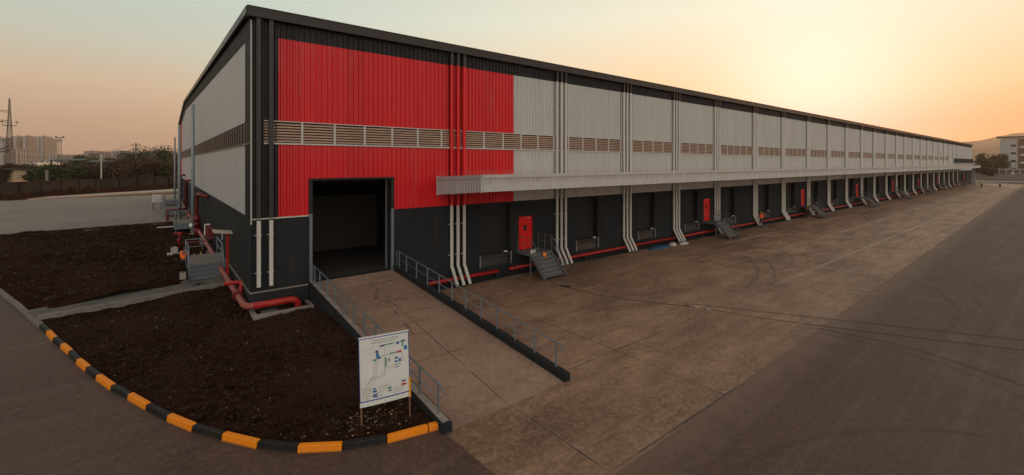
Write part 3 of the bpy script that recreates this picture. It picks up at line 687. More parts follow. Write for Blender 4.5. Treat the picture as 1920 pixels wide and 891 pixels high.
# red doors
for k, x in enumerate(REDX):
    mb = MB(); mb.box(x + 0.03, x + 1.05, 0.04, 0.1, 1.43, 3.5); d = mb.build('red_door', M_doorred, wh)
    mb = MB(); mb.box(x + 0.42, x + 0.66, 0.03, 0.04, 2.62, 3.0); mb.build('door_window', M_glass, d)
    mb = MB(); mb.tube([(x + .2, .04, 2.3), (x + .2, -.03, 2.3), (x + .32, -.03, 2.3)], .015, 6); mb.build('door_handle', M_galv, d)
    mb = MB(); mb.box(x + .72, x + .95, -.0, .04, 3.42, 3.47); mb.build('door_closer', M_galv, d)
    mb = MB(); mb.box(x - 0.02, x + 0.03, -0.02, 0.1, 1.43, 3.55); mb.box(x + 1.05, x + 1.1, -0.02, 0.1, 1.43, 3.55); mb.box(x - .02, x + 1.1, -.02, .1, 3.5, 3.56); mb.build('door_frame', M_doorred, d)
# canopy: slopes gently up away from the wall
YC = -4.35; XC = 9.05; XK = 199.5
can = MB()
can.hexa([(XC, -0.33, 5.32), (XK - .03, -0.33, 5.32), (XK - .03, -0.0, 5.32), (XC, -0.0, 5.32), (XC, -0.33, 6.2), (XK - .03, -0.33, 6.2), (XK - .03, 0, 6.2), (XC, 0, 6.2)]); can = MB()
can.hexa([(XC + .03, YC + .03, 5.66), (XK - .03, YC + .03, 5.66), (XK - .03, -0.05, 5.34), (XC + .03, -0.05, 5.34), (XC + .03, YC + .03, 6.22), (XK - .03, YC + .03, 6.22), (XK - .03, -0.05, 6.02), (XC + .03, -0.05, 6.02)])
cn = can.build('canopy', M_cantop, wh)
corr('canopy_fascia', XC, XK, 5.60, 6.26, M_canopy, y=YC, pitch=0.25, d=0.03, parent=cn)
b = MB(); b.box(XC - 0.03, XK + .05, YC - 0.06, YC + 0.1, 6.26, 6.44); b.build('canopy_cap', M_canopy, cn, bevel=0.015)
ez = lambda y: 5.60 + (y - YC) / (-YC) * (-0.36); et = lambda y: 6.26 + (y - YC) / (-YC) * (-0.2)
corr('canopy_end', YC, -0.03, 0, 0, M_canshade, y=XC, axis='y', pitch=0.25, d=0.03, zb=ez, zt=et, parent=cn)
b = MB(); b.hexa([(XC - .05, YC, 6.26), (XC + .1, YC, 6.26), (XC + .1, -.03, 6.06), (XC - .05, -.03, 6.06), (XC - .05, YC, 6.44), (XC + .1, YC, 6.44), (XC + .1, -.03, 6.26), (XC - .05, -.03, 6.26)]); b.build('canopy_end_cap', M_canshade, cn)
b = MB()
for dx in (0,): b.box(XC - 0.05, XC + 0.02, YC - 0.06, YC + .02, 5.58, 6.45); b.box(XC - 0.06, XC + 0.02, -0.1, -0.03, 5.22, 6.3)
b.build('canopy_corner', M_canopy, cn)
# end of the building: office box with dark glazing over the canopy
b = MB(); b.box(184, 224, -0.55, -0.04, 6.3, 6.9); b.box(184, 224, -1.2, -.04, 6.9, 7.1); o = b.build('end_balcony', M_wht, wh)
b = MB(); b.box(184, 224, -0.5, -0.045, 7.1, 8.5); b.build('end_window', M_dark, wh)
b = MB(); b.box(197.0, 197.5, -3.4, -2.9, 0, 5.4); b.build('end_column', M_shade_col, wh)

# ------------------------------------------------------------------ things along the long wall
def flange(mb, x, y, z, r, axis='x'):
    if axis == 'x': mb.tube([(x - .03, y, z), (x + .03, y, z)], r, 12)
    else: mb.tube([(x, y - .03, z), (x, y + .03, z)], r, 12)
fp = empty('fire_pipe', (9, -0.28, 0.4), label='long bright red fire main running low along the foot of the dock wall', cat='pipe')
def under(o, p):
    o.parent = p; o.location = -p.location
    return o
def run(x0, x1):
    mb = MB(); mb.tube([(x0, -.27, .42), (x1, -.27, .42)], .11, 12); under(mb.build('pipe_run', M_firered, None, smooth=True), fp)
run(7.3, 13.1); run(14.0, 33.6); run(33.9, 58); run(58.2, 100); run(100.2, 222)
for x in range(8, 180, 6):
    mb = MB(); flange(mb, x + .3, -.27, .42, .15); under(mb.build('pipe_coupling', M_darkred, None), fp)
for x in range(9, 180, 4):
    mb = MB(); mb.box(x - .06, x + .06, -.34, -.2, 0.05, .33); under(mb.build('pipe_support', M_plinth, None), fp)

# steel dock stairs
def make_stairs(x):
    W = 1.75; st = empty('dock_stairs', (x, 0, 0), label='grey steel dock stairs nearest the ramp with an orange helmet on the rail', cat='stairs', group='steel stairs at the red doors')
    mb = MB(); mb.box(0, W, -1.35, -0.03, 1.36, 1.41); mb.build('landing', M_steelw, st)
    mb = MB(); mb.box(-.03, .03, -1.38, -.03, 1.26, 1.42); mb.box(W - .03, W + .03, -1.38, -.03, 1.26, 1.42); mb.box(0.03, W - .03, -1.40, -1.35, 1.26, 1.41); mb.build('landing_frame', M_steel, st)
    for k in range(6):
        z = 1.43 - 1.43 * (k + 1) / 7; y = -1.36 - 1.3 * (k + 0.15) / 6.6
        mb = MB(); mb.box(.04, W - .04, y - .25, y, z - .03, z); mb.box(.04, W - .04, y - .015, y, z, z + .17); mb.build('tread', M_steelw, st)
    for s in (0, W):
        mb = MB(); mb.bar((s, -1.36, 1.33), (s, -2.72, 0.04), .05, .2); mb.build('stringer', M_steel2, st)
        mb = MB(); y0, y1 = -1.36, -2.7
        for dz in (.95, .5): mb.tube([(s, -1.36, 1.43 + dz), (s, -2.62, .12 + dz)], .02, 6)
        mb.tube([(s, -1.36, 1.4), (s, -1.36, 2.38)], .022, 6); mb.tube([(s, -2.0, .75), (s, -2.0, 1.72)], .02, 6); mb.tube([(s, -2.6, .1), (s, -2.6, 1.08)], .022, 6)
        mb.build('handrail', M_steel2, st)
    for x_ in (0, W):
        mb = MB()
        for dz in (.95, .5): mb.tube([(x_, -.1, 1.43 + dz), (x_, -1.36, 1.43 + dz)], .02, 6)
        for y_ in (-.1, -.75): mb.tube([(x_, y_, 1.4), (x_, y_, 2.38)], .022, 6)
        mb.build('landing_rail', M_steel2, st)
    for (a, c) in ((0.05, -1.3), (W - .05, -1.3)):
        mb = MB(); mb.box(a - .04, a + .04, c - .04, c + .04, 0, 1.36); mb.build('leg', M_steel2, st)
    return st
s0 = make_stairs(REDX[0] - 0.2)
lab = ['second', 'third', 'fourth', 'fifth', 'sixth', 'seventh', 'eighth', 'ninth']
for k in range(1, 9):
    c = copy_tree(s0); c.location = (REDX[k] - 0.2, 0, 0); c['label'] = f'grey steel stairs at the {lab[k-1]} red dock door counted from the ramp'

# helmet on the first stairs, cups on the landing
mb = MB(); mb.ball((0, 0, 0), .13, 12, 6, (1, 1.15, .95), vmin=0.0); mb.tube([(0, 0, 0), (0, 0, .012)], .17, 14); o = mb.build('safety_helmet', paint('helmet_orange', (0.75, 0.2, 0.02), .35, .05), smooth=True)
o.location = (15.72, -1.62, 1.30); o.rotation_euler = (R(70), R(20), 0); tag(o, 'orange safety helmet hanging on the stair rail nearest the ramp', 'helmet')
for i, x in enumerate((14.98, 15.22)):
    mb = MB(); mb.hexa([(-.07, -.05, 0), (.07, -.05, 0), (.07, .05, 0), (-.07, .05, 0), (-.06, -.045, .2), (.06, -.045, .2), (.07, .05, .19), (-.07, .05, .19)]); o = mb.build('paper_packet', M_white, bevel=.01)
    o.location = (x, -1.22, 1.412); o.rotation_euler = (0, 0, i * .4); tag(o, ['left', 'right'][i] + ' one of two white packets standing on the landing of the nearest dock stairs', 'packet', 'white packets on the landing')

# ramp ------------------------------------------------------------------
rp = empty('loading_ramp', (4.7, -6, 0), label='concrete vehicle ramp rising between low dark kerb walls to the open doorway', cat='ramp')
YRB = -12.15
rz = lambda y: 1.43 * (1 - min(1, max(0, -y / 12.0)))
lx = lambda y: 2.30 + (-y) / 12 * 0.26      # outer face of left wall
rx = lambda y: 6.42 + (-y) / 12 * 0.55      # inner face of right wall
mb = MB(); N = 12
for i in range(N + 1):
    y = -12.0 * i / N - 0.005 * (i == 0); mb.v += [(lx(y) + .2, y, rz(y) + .006), (rx(y) + .03, y, rz(y) + .006)]
for i in range(N): mb.f.append((2 * i, 2 * i + 2, 2 * i + 3, 2 * i + 1))
under(mb.build('ramp_surface', M_ramp), rp)
def rampwall(name, f0, w, hk, z_end=0.22):
    mb = MB(); mb.v = []
    ys = [0.0, -12.0] if name == 'x' else [-.02, -12.05]
    a, c = ys; h0 = 1.43 + hk; h1 = z_end + .03
    mb.hexa([(f0(a), a, -.05), (f0(c), c, -.05), (f0(c) + w, c, -.05), (f0(a) + w, a, -.05), (f0(a), a, h0), (f0(c), c, h1), (f0(c) + w, c, h1), (f0(a) + w, a, h0)])
    return under(mb.build(name, M_char, None, bevel=.012), rp)
rampwall('ramp_side_wall', lx, .26, .10); rampwall('ramp_side_wall', rx, .24, .28)
mb = MB()
a, c = -.03, -11.95
mb.hexa([(lx(a) + .03, a, 1.532), (lx(c) + .03, c, .256), (lx(c) + .23, c, .256), (lx(a) + .23, a, 1.532), (lx(a) + .03, a, 1.542), (lx(c) + .03, c, .266), (lx(c) + .23, c, .266), (lx(a) + .23, a, 1.542)])
under(mb.build('wall_coping', M_conc2), rp)
def railing(fx, off, hk, label, n, ya=-.25, yb=-11.55):
    ra = empty('ramp_railing', (fx(-6) + off, -6, 0), label=label, cat='railing', group='steel railings on the ramp')
    zt = lambda y: 1.43 + hk + (.25 - 1.43 - hk) * (-y / 12.0)
    P = lambda y, dz: (fx(y) + off, y, zt(y) + dz)
    hgt = .80
    mb = MB(); ye = yb - .28
    mb.tube([P(ya, 0.0), P(ya, hgt - .05), P(ya - .05, hgt), P(yb, hgt), P(yb - .22, hgt), P(yb - .32, hgt - .04), P(yb - .35, hgt - .12)], .026, 8); under(mb.build('top_rail', M_steel, None, smooth=True), ra)
    mb = MB(); mb.tube([P(ya, hgt * .5), P(yb, hgt * .5)], .018, 8); under(mb.build('mid_rail', M_steel, None, smooth=True), ra)
    for i in range(n):
        y = ya + (yb - ya) * i / (n - 1) - (0.0 if i else .28); mb = MB(); mb.box(fx(y) + off - .022, fx(y) + off + .022, y - .022, y + .022, zt(y) - .02, zt(y) + hgt); under(mb.build('post', M_steel, None), ra)
railing(lx, .13, .10, 'grey blue steel railing on the left ramp wall, running down behind the map board', 12)
railing(rx, .12, .28, 'grey blue steel railing on the right side of the ramp facing the loading yard', 12)

# map board --------------------------------------------------------------
sb = empty('map_board', (0.92, -10.62, .2), 0, label='white site map board with a blue border on two thin rusty posts in the soil', cat='sign')
u = Vector((1.24, -.37, 0)); L = u.length; u.normalize(); nrm = Vector((u.y, -u.x, 0))
sb.rotation_euler = (R(-3), R(-1.2), math.atan2(u.y, u.x))
Wb, Hb, zb0 = L, 1.80, .43
M_board = paint('board_white', (0.60, 0.585, 0.53), .5, .05, 3); M_blue = paint('board_blue', (0.03, 0.06, 0.28), .5, .05); M_ink = paint('ink_grey', (0.10, 0.10, 0.10), .6, .05)
M_teal = paint('map_teal', (0.02, 0.22, 0.16), .5, .05); M_cyan = paint('map_blue', (0.02, 0.14, 0.34), .5, .05); M_mred = paint('map_red', (0.42, 0.015, 0.05), .5, .05); M_pur = paint('map_purple', (0.06, 0.02, 0.16), .5, .05)
mb = MB()
# slightly bowed sheet
NX = 8
bow = lambda t: -.05 * math.sin(math.pi * t)
for i in range(NX + 1):
    t = i / NX; lowr = .05 * t; x = Wb * t
    mb.v += [(x, bow(t) * .5, zb0 + lowr), (x, bow(t) * .2, zb0 + Hb + .02 * t), (x, bow(t) * .5 + .012, zb0 + lowr), (x, bow(t) * .2 + .012, zb0 + Hb + .02 * t)]
for i in range(NX):
    q = 4 * i; mb.f += [(q, q + 4, q + 5, q + 1), (q + 2, q + 3, q + 7, q + 6), (q + 1, q + 5, q + 7, q + 3), (q, q + 2, q + 6, q + 4)]
mb.f += [(0, 1, 3, 2), (4 * NX, 4 * NX + 2, 4 * NX + 3, 4 * NX + 1)]
panel = mb.build('panel', M_board, sb)
for x in (.03, Wb - .02):
    mb = MB(); mb.box(x - .02, x + .02, .018, .05, -.25, zb0 + Hb * .9 if x > .5 else zb0 + Hb - .05); mb.build('post', M_rust, sb)
def bp(u_, v_, off=.004):       # u,v in 0..1 on the panel (v from top)
    t = u_; s_ = 1 - v_; yb_ = bow(t) * (.5 + (.2 - .5) * s_)
    z0 = zb0 + .05 * t; z1 = zb0 + Hb + .02 * t
    return Vector((Wb * t, yb_ - off, z0 + (z1 - z0) * s_))
def mark_rect(mb, u0, v0, u1, v1, off=.004):
    n = max(1, int(abs(u1 - u0) * 10)); 
    for i in range(n):
        a = u0 + (u1 - u0) * i / n; c = u0 + (u1 - u0) * (i + 1) / n
        mb.poly([bp(a, v1, off), bp(c, v1, off), bp(c, v0, off), bp(a, v0, off)])
def mark_line(mb, pts, w=.006):
    for (a, c), (d, e) in zip(pts, pts[1:]):
        p = bp(a, c); q = bp(d, e); dd = (q - p).normalized(); s_ = Vector((dd.z, 0, -dd.x)) * w / 2
        mb.poly([p - s_, q - s_, q + s_, p + s_])
mb = MB(); mark_rect(mb, 0.0, .022, 1, .034); mark_rect(mb, 0.0, .915, 1, .932); mark_rect(mb, 0.0, .03, .012, .93); mark_rect(mb, .985, .03, 1.0, .93); mb.build('blue_border', M_blue, panel)
mb = MB(); rr = random.Random(3)
def words_line(u0, u1, v, h=.006):
    x = u0
    while x < u1:
        w = rr.uniform(.015, .05); mark_rect(mb, x, v, min(x + w, u1), v + h); x += w + .009
words_line(.27, .78, .07, .009); words_line(.24, .73, .105, .008)
for v in (.735, .76, .785, .81, .835, .86, .885): words_line(.04, .04 + rr.uniform(.1, .22), v, .006)
for v in (.745, .775, .80): words_line(.36, .62, v, .005)
for v in (.82, .85, .88): words_line(.66, .86, v, .005)
for v in (.83, .86, .885): words_line(.33, .45, v, .005)
mark_line(mb, [(.40, .17), (.47, .155), (.88, .15), (.90, .30)]); mark_line(mb, [(.33, .32), (.83, .285)]); mark_line(mb, [(.33, .335), (.80, .30)])
mark_line(mb, [(.42, .17), (.36, .23), (.33, .33), (.27, .57), (.29, .61), (.48, .60), (.52, .34)]); mark_line(mb, [(.36, .35), (.32, .58)]); mark_line(mb, [(.50, .17), (.50, .60)], .004)
mark_line(mb, [(.27, .57), (.12, .72), (.17, .76), (.33, .61)]); mark_line(mb, [(.12, .72), (.19, .66), (.30, .60)]); mark_line(mb, [(.04, .60), (.3, .62), (.85, .555)], .003)
mark_line(mb, [(.54, .36), (.54, .50), (.72, .50)]); mark_line(mb, [(.84, .32), (.87, .42), (.92, .47)]); mark_line(mb, [(.04, .19), (.3, .18)], .003)
mb.build('printed_text', M_ink, panel)
mb = MB()
for r4 in ((.27, .345, .33, .37), (.48, .155, .68, .168), (.85, .15, .875, .23), (.51, .35, .53, .48), (.6, .295, .8, .31), (.68, .475, .82, .485), (.55, .79, .62, .815)): mark_rect(mb, *r4)
mb.build('map_green_marks', M_teal, panel)
mb = MB()
for r4 in ((.33, .26, .39, .31), (.34, .315, .42, .35), (.74, .15, .80, .185), (.90, .225, .96, .29), (.70, .37, .77, .40), (.70, .42, .76, .45), (.78, .40, .83, .45), (.25, .79, .33, .82), (.25, .84, .34, .865), (.26, .755, .31, .78), (.57, .37, .6, .41)): mark_rect(mb, *r4)
mb.build('map_blue_marks', M_cyan, panel)
mb = MB()
for r4 in ((.75, .285, .84, .315), (.82, .78, .92, .81)): mark_rect(mb, *r4)
mb.build('map_red_marks', M_mred, panel)
mb = MB()
for r4 in ((.42, .155, .50, .178), (.32, .225, .38, .255), (.83, .14, .93, .16), (.83, .735, .91, .757), (.72, .51, .78, .523), (.25, .87, .34, .89), (.56, .83, .62, .85)): mark_rect(mb, *r4)
mb.build('map_purple_marks', M_pur, panel)
mb = MB(); mb.box(Wb - .035, Wb + .015, -.012, -.006, zb0 + .02, zb0 + .55); mb.build('yellow_tape', paint('tape', (0.62, 0.25, 0.02), .5, .1), sb)

# pipes, steps and fittings beside the gable ------------------------------
bp_ = empty('water_main', (0, 2, .9), label='thick faded red pipe along the foot of the gable turning the near corner', cat='pipe')
def bend(p, q, s_, r=.3, n=5):
    p, q, s_ = Vector(p), Vector(q), Vector(s_); a = (p - q).normalized(); c = (s_ - q).normalized(); A = q + a * r; C_ = q + c * r
    return [A.lerp(q, t / n).lerp(q.lerp(C_, t / n), t / n) for t in range(n + 1)]
path = [(-.42, 64, 1.35), (-.42, 14, 1.25)] + bend((-.42, 14, 1.25), (-.40, 7.5, 1.1), (-.35, 1, 1.0), .4) + bend((-.35, 6, 1.05), (-.32, -.62, .98), (2, -.62, .98), .45)
mb = MB(); mb.tube(path, .135, 14); under(mb.build('pipe_run', M_fireold, None, smooth=True), bp_)
path2 = [(-.05, -.62, .98)] + bend((0, -.62, .98), (1.72, -.62, .98), (1.72, -.62, .3), .35) + [(1.72, -.62, .45)]
mb = MB(); mb.tube(path2, .145, 14); under(mb.build('pipe_bend', M_firered, None, smooth=True), bp_)
mb = MB(); flange(mb, -.34, 1.3, 1.02, .22, 'y'); flange(mb, -.36, 1.42, 1.02, .22, 'y'); flange(mb, -.4, 9, 1.13, .21, 'y'); flange(mb, -.42, 24, 1.25, .21, 'y'); flange(mb, -.42, 40, 1.3, .21, 'y'); mb.tube([(1.72, -.62, .56), (1.72, -.62, .6)], .22, 12)
under(mb.build('pipe_flange', M_darkred, None), bp_)
by = MB(); by.tube([(-.75, 2.6, 1.35)] + bend((-.75, 2.6, 1.35), (-.05, 2.45, 1.38), (-.08, 1.8, 1.1), .22) + [(-.22, 1.7, 1.1)], .1, 12); under(by.build('bypass_pipe', M_firered, None, smooth=True), bp_)
for y_ in (9, 14, 20, 26, 33, 42, 52):
    mb = MB(); mb.box(-.62, -.22, y_ - .12, y_ + .12, .55, 1.12); under(mb.build('pipe_block', M_conc2, None), bp_)
# slab under the bend
mb = MB(); mb.box(-.12, 2.22, -1.28, -1.08, .3, .74); mb.box(-.12, .06, -1.08, -.1, .3, .70); mb.box(2.1, 2.27, -1.08, -.1, .3, .7); mb.box(.06, 2.1, -1.08, -.1, .3, .56); tag(mb.build('pipe_pit', M_conc2, None, bevel=.015), 'low rectangular concrete pit under the red pipe bend at the near corner', 'pit')
mb = MB(); mb.box(.25, .95, -.95, -.3, .6, .64); mb.box(.3, .9, -.9, -.35, .64, .66); tag(mb.build('pit_cover', M_steel2, None, bevel=.01), 'dark steel cover lying in the concrete pit below the red bend', 'cover')

# entrance steps at gable
es = empty('entrance_steps', (-1, 8, .7), label='blue grey steel steps and landing with pipe handrails at the gable door', cat='stairs')
z0s = .72
for k in range(3):
    mb = MB(); mb.box(-1.80, -.12, 7.25 + .28 * k, 7.60 + .28 * k, z0s + .2 * (k + 1) - .04, z0s + .2 * (k + 1)); under(mb.build('tread', M_steelw, None), es)
    mb = MB(); mb.box(-1.78, -.14, 7.27 + .28 * k, 7.30 + .28 * k, z0s + .2 * k, z0s + .2 * (k + 1) - .04); under(mb.build('riser', M_steel, None), es)
mb = MB(); mb.box(-1.8, -.1, 8.1, 10.9, z0s + .68, z0s + .75); under(mb.build('landing', M_conc2, None), es)
mb = MB(); mb.box(-1.8, -1.74, 8.1, 10.9, .5, z0s + .68); mb.box(-1.74, -.1, 8.1, 8.16, .5, z0s + .68); under(mb.build('landing_skirt', M_steel, None), es)
for s_, xx in (('l', -1.86), ('r', -.30)):
    mb = MB()
    zl = z0s + .75
    mb.tube([(xx, 7.1, z0s - .15), (xx, 7.1, z0s + .85), (xx, 7.2, z0s + 1.0), (xx, 8.0, zl + .9), (xx, 8.3, zl + .95), (xx, 10.9, zl + .95)], .035, 8); mb.tube([(xx, 7.15, z0s + .55), (xx, 8.15, zl + .5), (xx, 10.9, zl + .5)], .026, 8)
    mb.tube([(xx, 8.15, z0s), (xx, 8.15, zl + .93)], .03, 8); mb.tube([(xx, 10.9, z0s), (xx, 10.9, zl + .95)], .03, 8)
    under(mb.build('handrail', M_steel, None, smooth=True), es)
mb = MB(); zl = z0s + .75; mb.tube([(-1.86, 10.9, zl + .95), (-.2, 10.9, zl + .95)], .03, 8); mb.tube([(-1.86, 10.9, zl + .5), (-.2, 10.9, zl + .5)], .022, 8); mb.tube([(-1.05, 10.9, zl), (-1.05, 10.9, zl + .95)], .022, 8); under(mb.build('end_rail', M_steel, None, smooth=True), es)
# red post with tilted cap
pc = empty('red_post', (-.30, 5.6, .6), label='red steel post with a small tilted beige hood in front of the gable door', cat='post')
mb = MB(); mb.box(-.36, -.24, 5.55, 5.67, .6, 3.3); under(mb.build('post_shaft', M_firered, None, bevel=.01), pc)
mb = MB(); mb.hexa([(-.95, 5.35, 3.42), (-.1, 5.3, 3.30), (-.1, 5.95, 3.36), (-.95, 6.0, 3.48), (-.95, 5.35, 3.47), (-.1, 5.3, 3.35), (-.1, 5.95, 3.41), (-.95, 6.0, 3.53)]); under(mb.build('post_hood', paint('hood', (.42, .36, .27), .6, .15), None), pc)
# fire hose box on gable
hb = empty('hose_box', (-.15, 17.5, 1.6), label='red fire hose box with a white edge fixed low on the gable wall', cat='hose box')
mb = MB(); mb.box(-.35, -.03, 16.2, 18.9, 1.55, 2.3); under(mb.build('box_body', M_darkred, None), hb); mb = MB(); mb.box(-.38, -.03, 18.9, 19.3, 1.5, 2.35); under(mb.build('box_side', M_white, None), hb)
# riser with valve by pole
rv = empty('fire_riser', (-.55, 25, .7), label='dark red riser pipe with gate valves standing beside the nearest gable pole', cat='pipe')
mb = MB(); mb.tube([(-.5, 25, .7), (-.5, 25, 3.6)] + bend((-.5, 25, 3), (-.5, 25, 4.35), (-.2, 19, 4.4), .4) + [(-.12, 20.2, 4.40)], .13, 10); under(mb.build('riser_pipe', M_darkred, None, smooth=True), rv)
for z in (1.1, 1.75, 2.2):
    mb = MB(); mb.ball((-.5, 25, z), .27, 10, 8); mb.tube([(-.5, 25, z - .3), (-.5, 25, z + .3)], .22, 10); under(mb.build('valve_body', M_darkred, None, smooth=True), rv)
mb = MB(); mb.tube([(-.98, 24.6, 1.75), (-.95, 24.62, 1.75)], .17, 14); mb.tube([(-.95, 24.62, 1.75), (-.5, 25, 1.75)], .03, 6); under(mb.build('hand_wheel', M_white, None), rv)
# branch pipe and hydrant
hy = empty('fire_hydrant', (-1.95, 18.6, .65), label='red branch pipe with an upright hydrant valve standing in the dark soil', cat='hydrant')
mb = MB(); mb.tube([(-.45, 17.2, 1.35), (-1.75, 18.0, 1.2)], .06, 8); mb.tube([(-1.9, 18.4, .6), (-1.9, 18.4, 1.8)], .075, 8); under(mb.build('branch_pipe', M_darkred, None, smooth=True), hy)
mb = MB(); mb.ball((-1.9, 18.4, 1.85), .14, 10, 6); mb.tube([(-2.25, 18.3, 1.95), (-1.6, 18.5, 1.8)], .05, 8); mb.tube([(-1.98, 18.3, 1.2), (-2.0, 18.3, 1.5)], .07, 8); under(mb.build('valve_body', M_firered, None, smooth=True), hy)
mb = MB(); mb.box(-.2, .2, -.2, .2, 0, .42); mb.box(-.42, .42, -.42, .42, -.05, .03); mb.tube([(0, 0, .42), (0, 0, .5)], .07, 8); o = mb.build('paint_drum', paint('drum_grey', (.33, .31, .27), .6, .2), bevel=.03); o.location = (-2.25, 17.2, .66); tag(o, 'small square grey drum standing in the soil in front of the hydrant', 'drum')
# block the worker uses
mb = MB(); mb.box(-1.45, -.35, 12.6, 13.3, .5, .98); mb.box(-1.6, -1.3, 12.7, 13.4, .5, .86); tag(mb.build('concrete_block', M_conc2, None, bevel=.03), 'rough concrete block with bottles on it beside the worker in the orange vest', 'block')
mb = MB(); mb.tube([(0, 0, 0), (0, 0, .2), (0, 0, .26), (0, 0, .33)], [.06, .06, .025, .025], 10); o = mb.build('bottle', paint('bottle_yellow', (.45, .33, .03), .4, .1), smooth=True); o.location = (-1.0, 12.8, .98); tag(o, 'yellow bottle standing on the concrete block by the worker', 'bottle')
mb = MB(); mb.tube([(0, 0, 0), (0, 0, .16), (0, 0, .2), (0, 0, .24)], [.055, .055, .02, .02], 10); o = mb.build('bottle', M_white, smooth=True); o.location = (-1.36, 12.75, .98); tag(o, 'white bottle standing on the concrete block by the worker', 'bottle')
mb = MB(); mb.box(-.14, .14, -.12, .12, 0, .36); mb.tube([(-.1, 0, .36), (-.1, 0, .44), (.1, 0, .44), (.1, 0, .36)], .02, 6); o = mb.build('jerry_can', paint('can_beige', (.3, .25, .2), .6, .2), bevel=.03); o.location = (-2.1, 8.3, .62); tag(o, 'dusty beige jerry can on the soil left of the entrance steps', 'can')
mb = MB(); mb.tube([(-3.2, 31.5, .95), (-1.4, 32.0, .9)], .05, 6); o = mb.build('pvc_pipe', M_white); tag(o, 'thin white plastic pipe lying on the far edge of the soil bed', 'pipe')

# poles along the gable
def pole(x, y, z1, r, label):
    p = empty('steel_pole', (x, y, .6), label=label, cat='pole', group='tall pale poles in front of the gable')
    mb = MB(); mb.tube([(0, 0, 0), (0, 0, z1 - .6)], [r, r * .8], 10); mb.build('pole_shaft', M_pole, p, smooth=True)
    mb = MB(); mb.tube([(0, 0, 0), (0, 0, .06)], r * 2, 8); mb.tube([(0, 0, z1 - .6), (0, 0, z1 - .5)], r * .5, 6); mb.build('pole_base', M_galv, p)
M_pole = paint('pole_blue_grey', (.24, .27, .275), .45, .08, 1)
pole(-.66, 27.6, 12.3, .16, 'nearest and thickest pale pole in front of the gable wall')
pole(-1.22, 41.0, 11.2, .17, 'middle pale pole in front of the gable with a platform beside its foot')
pole(-.82, 73.5, 11.4, .15, 'farthest pale pole standing clear of the gable against the trees')

# further raised platforms beside the gable
def platform(y, w, label, z=1.43, d=3.0):
    p = empty('door_platform', (-1, y, .7), label=label, cat='platform', group='steel door platforms along the gable')
    mb = MB(); mb.box(-w + 1, .9, -d / 2, d / 2, z - .78, z - .66); mb.build('deck', M_conc2, p)
    mb = MB(); mb.box(-w + 1 - .05, .9, -d / 2 - .06, -d / 2, z - 1.2, z - .64); mb.box(-w + 1 - .08, -w + 1, -d / 2, d / 2, z - 1.2, z - .64); mb.build('skirt', M_steel, p)
    for x_ in (-w + 1.05,):
        mb = MB(); mb.tube([(x_, -d / 2, -.1), (x_, -d / 2, z + .2)], .05, 6); mb.tube([(x_, -d / 2, z + .2), (x_, d / 2, z + .2), (x_, d / 2, 0)], .05, 6); mb.tube([(x_, d / 2, z + .2), (.8, d / 2, z + .2)], .05, 6); mb.build('handrail', M_steel2, p)
platform(30.5, 1.9, 'grey platform with handrail just beyond the nearest gable pole')
platform(45.5, 2.5, 'middle door platform with a blue grey skirt beyond the red riser')
platform(63, 2.4, 'farthest door platform near the distant end of the gable')
for (y, h, lb) in ((44, 5.0, 'dark red riser pipe halfway along the gable wall'), (60, 5.3, 'farthest dark red riser pipe on the gable wall')):
    mb = MB(); mb.tube([(-.45, y, .7), (-.45, y, h - .3), (-.4, y - .4, h), (-.1, y - 3, h)], .14, 8); o = mb.build('riser_pipe', M_darkred, smooth=True); tag(o, lb, 'pipe')
mb = MB(); mb.tube([(-2.3, 40.0, .6), (-2.3, 40.0, 1.9)], .1, 8); mb.tube([(-2.3, 40.0, 1.85), (-.5, 40.6, 1.85)], .08, 8); tag(mb.build('branch_pipe', M_darkred, smooth=True), 'dark red branch pipe on a leg sticking out from the gable', 'pipe')
# white stool like tank on legs
tk = empty('water_tank', (-3.2, 56, .7), label='small pale tank on dark legs standing on the yard left of the poles', cat='tank')
mb = MB(); mb.box(-.55, .55, -.6, .6, .9, 2.0); mb.build('tank_body', M_trim, tk, bevel=.12)
for a in (-.45, .45):
    for c in (-.45, .45): mb = MB(); mb.box(a - .06, a + .06, c - .06, c + .06, 0, .9); mb.build('leg', M_steel2, tk)

# items on the yard -----------------------------------------------------
def lying(name, pts, r, m, label, cat):
    # smooth the polyline
    P = [Vector(p) for p in pts]; Q = []
    for i in range(len(P) - 1):
        p0 = P[max(i - 1, 0)]; p1 = P[i]; p2 = P[i + 1]; p3 = P[min(i + 2, len(P) - 1)]
        for k in range(8):
            t = k / 8; Q.append(.5 * ((2 * p1) + (p2 - p0) * t + (2 * p0 - 5 * p1 + 4 * p2 - p3) * t * t + (3 * p1 - p0 - 3 * p2 + p3) * t ** 3))
    Q.append(P[-1]); mb = MB(); mb.tube(Q, r, 6); o = mb.build(name, m, smooth=True); tag(o, label, cat); return o
Zc = .02
lying('cable', [(15.0, -2.9, Zc), (14.9, -4.4, Zc), (15.1, -6.5, Zc), (16.0, -8.6, Zc), (17.2, -10.7, Zc)], 0.010, M_cable, 'black cable from the nearest stairs to the connectors on the yard', 'cable')
lying('cable', [(17.42, -11.4, Zc), (18.6, -14.4, Zc), (20.46, -17.98, Zc), (22.14, -21.02, Zc), (25, -27, Zc)], 0.008, M_cable, 'near one of two black cables crossing from concrete to asphalt', 'cable')
lying('cable', [(17.15, -10.45, Zc), (17.25, -10.2, Zc), (17.9, -10.9, Zc), (19.6, -14, Zc), (23.59, -20.96, Zc), (27, -27, Zc)], 0.008, M_cable, 'far one of two black cables crossing from concrete to asphalt', 'cable')
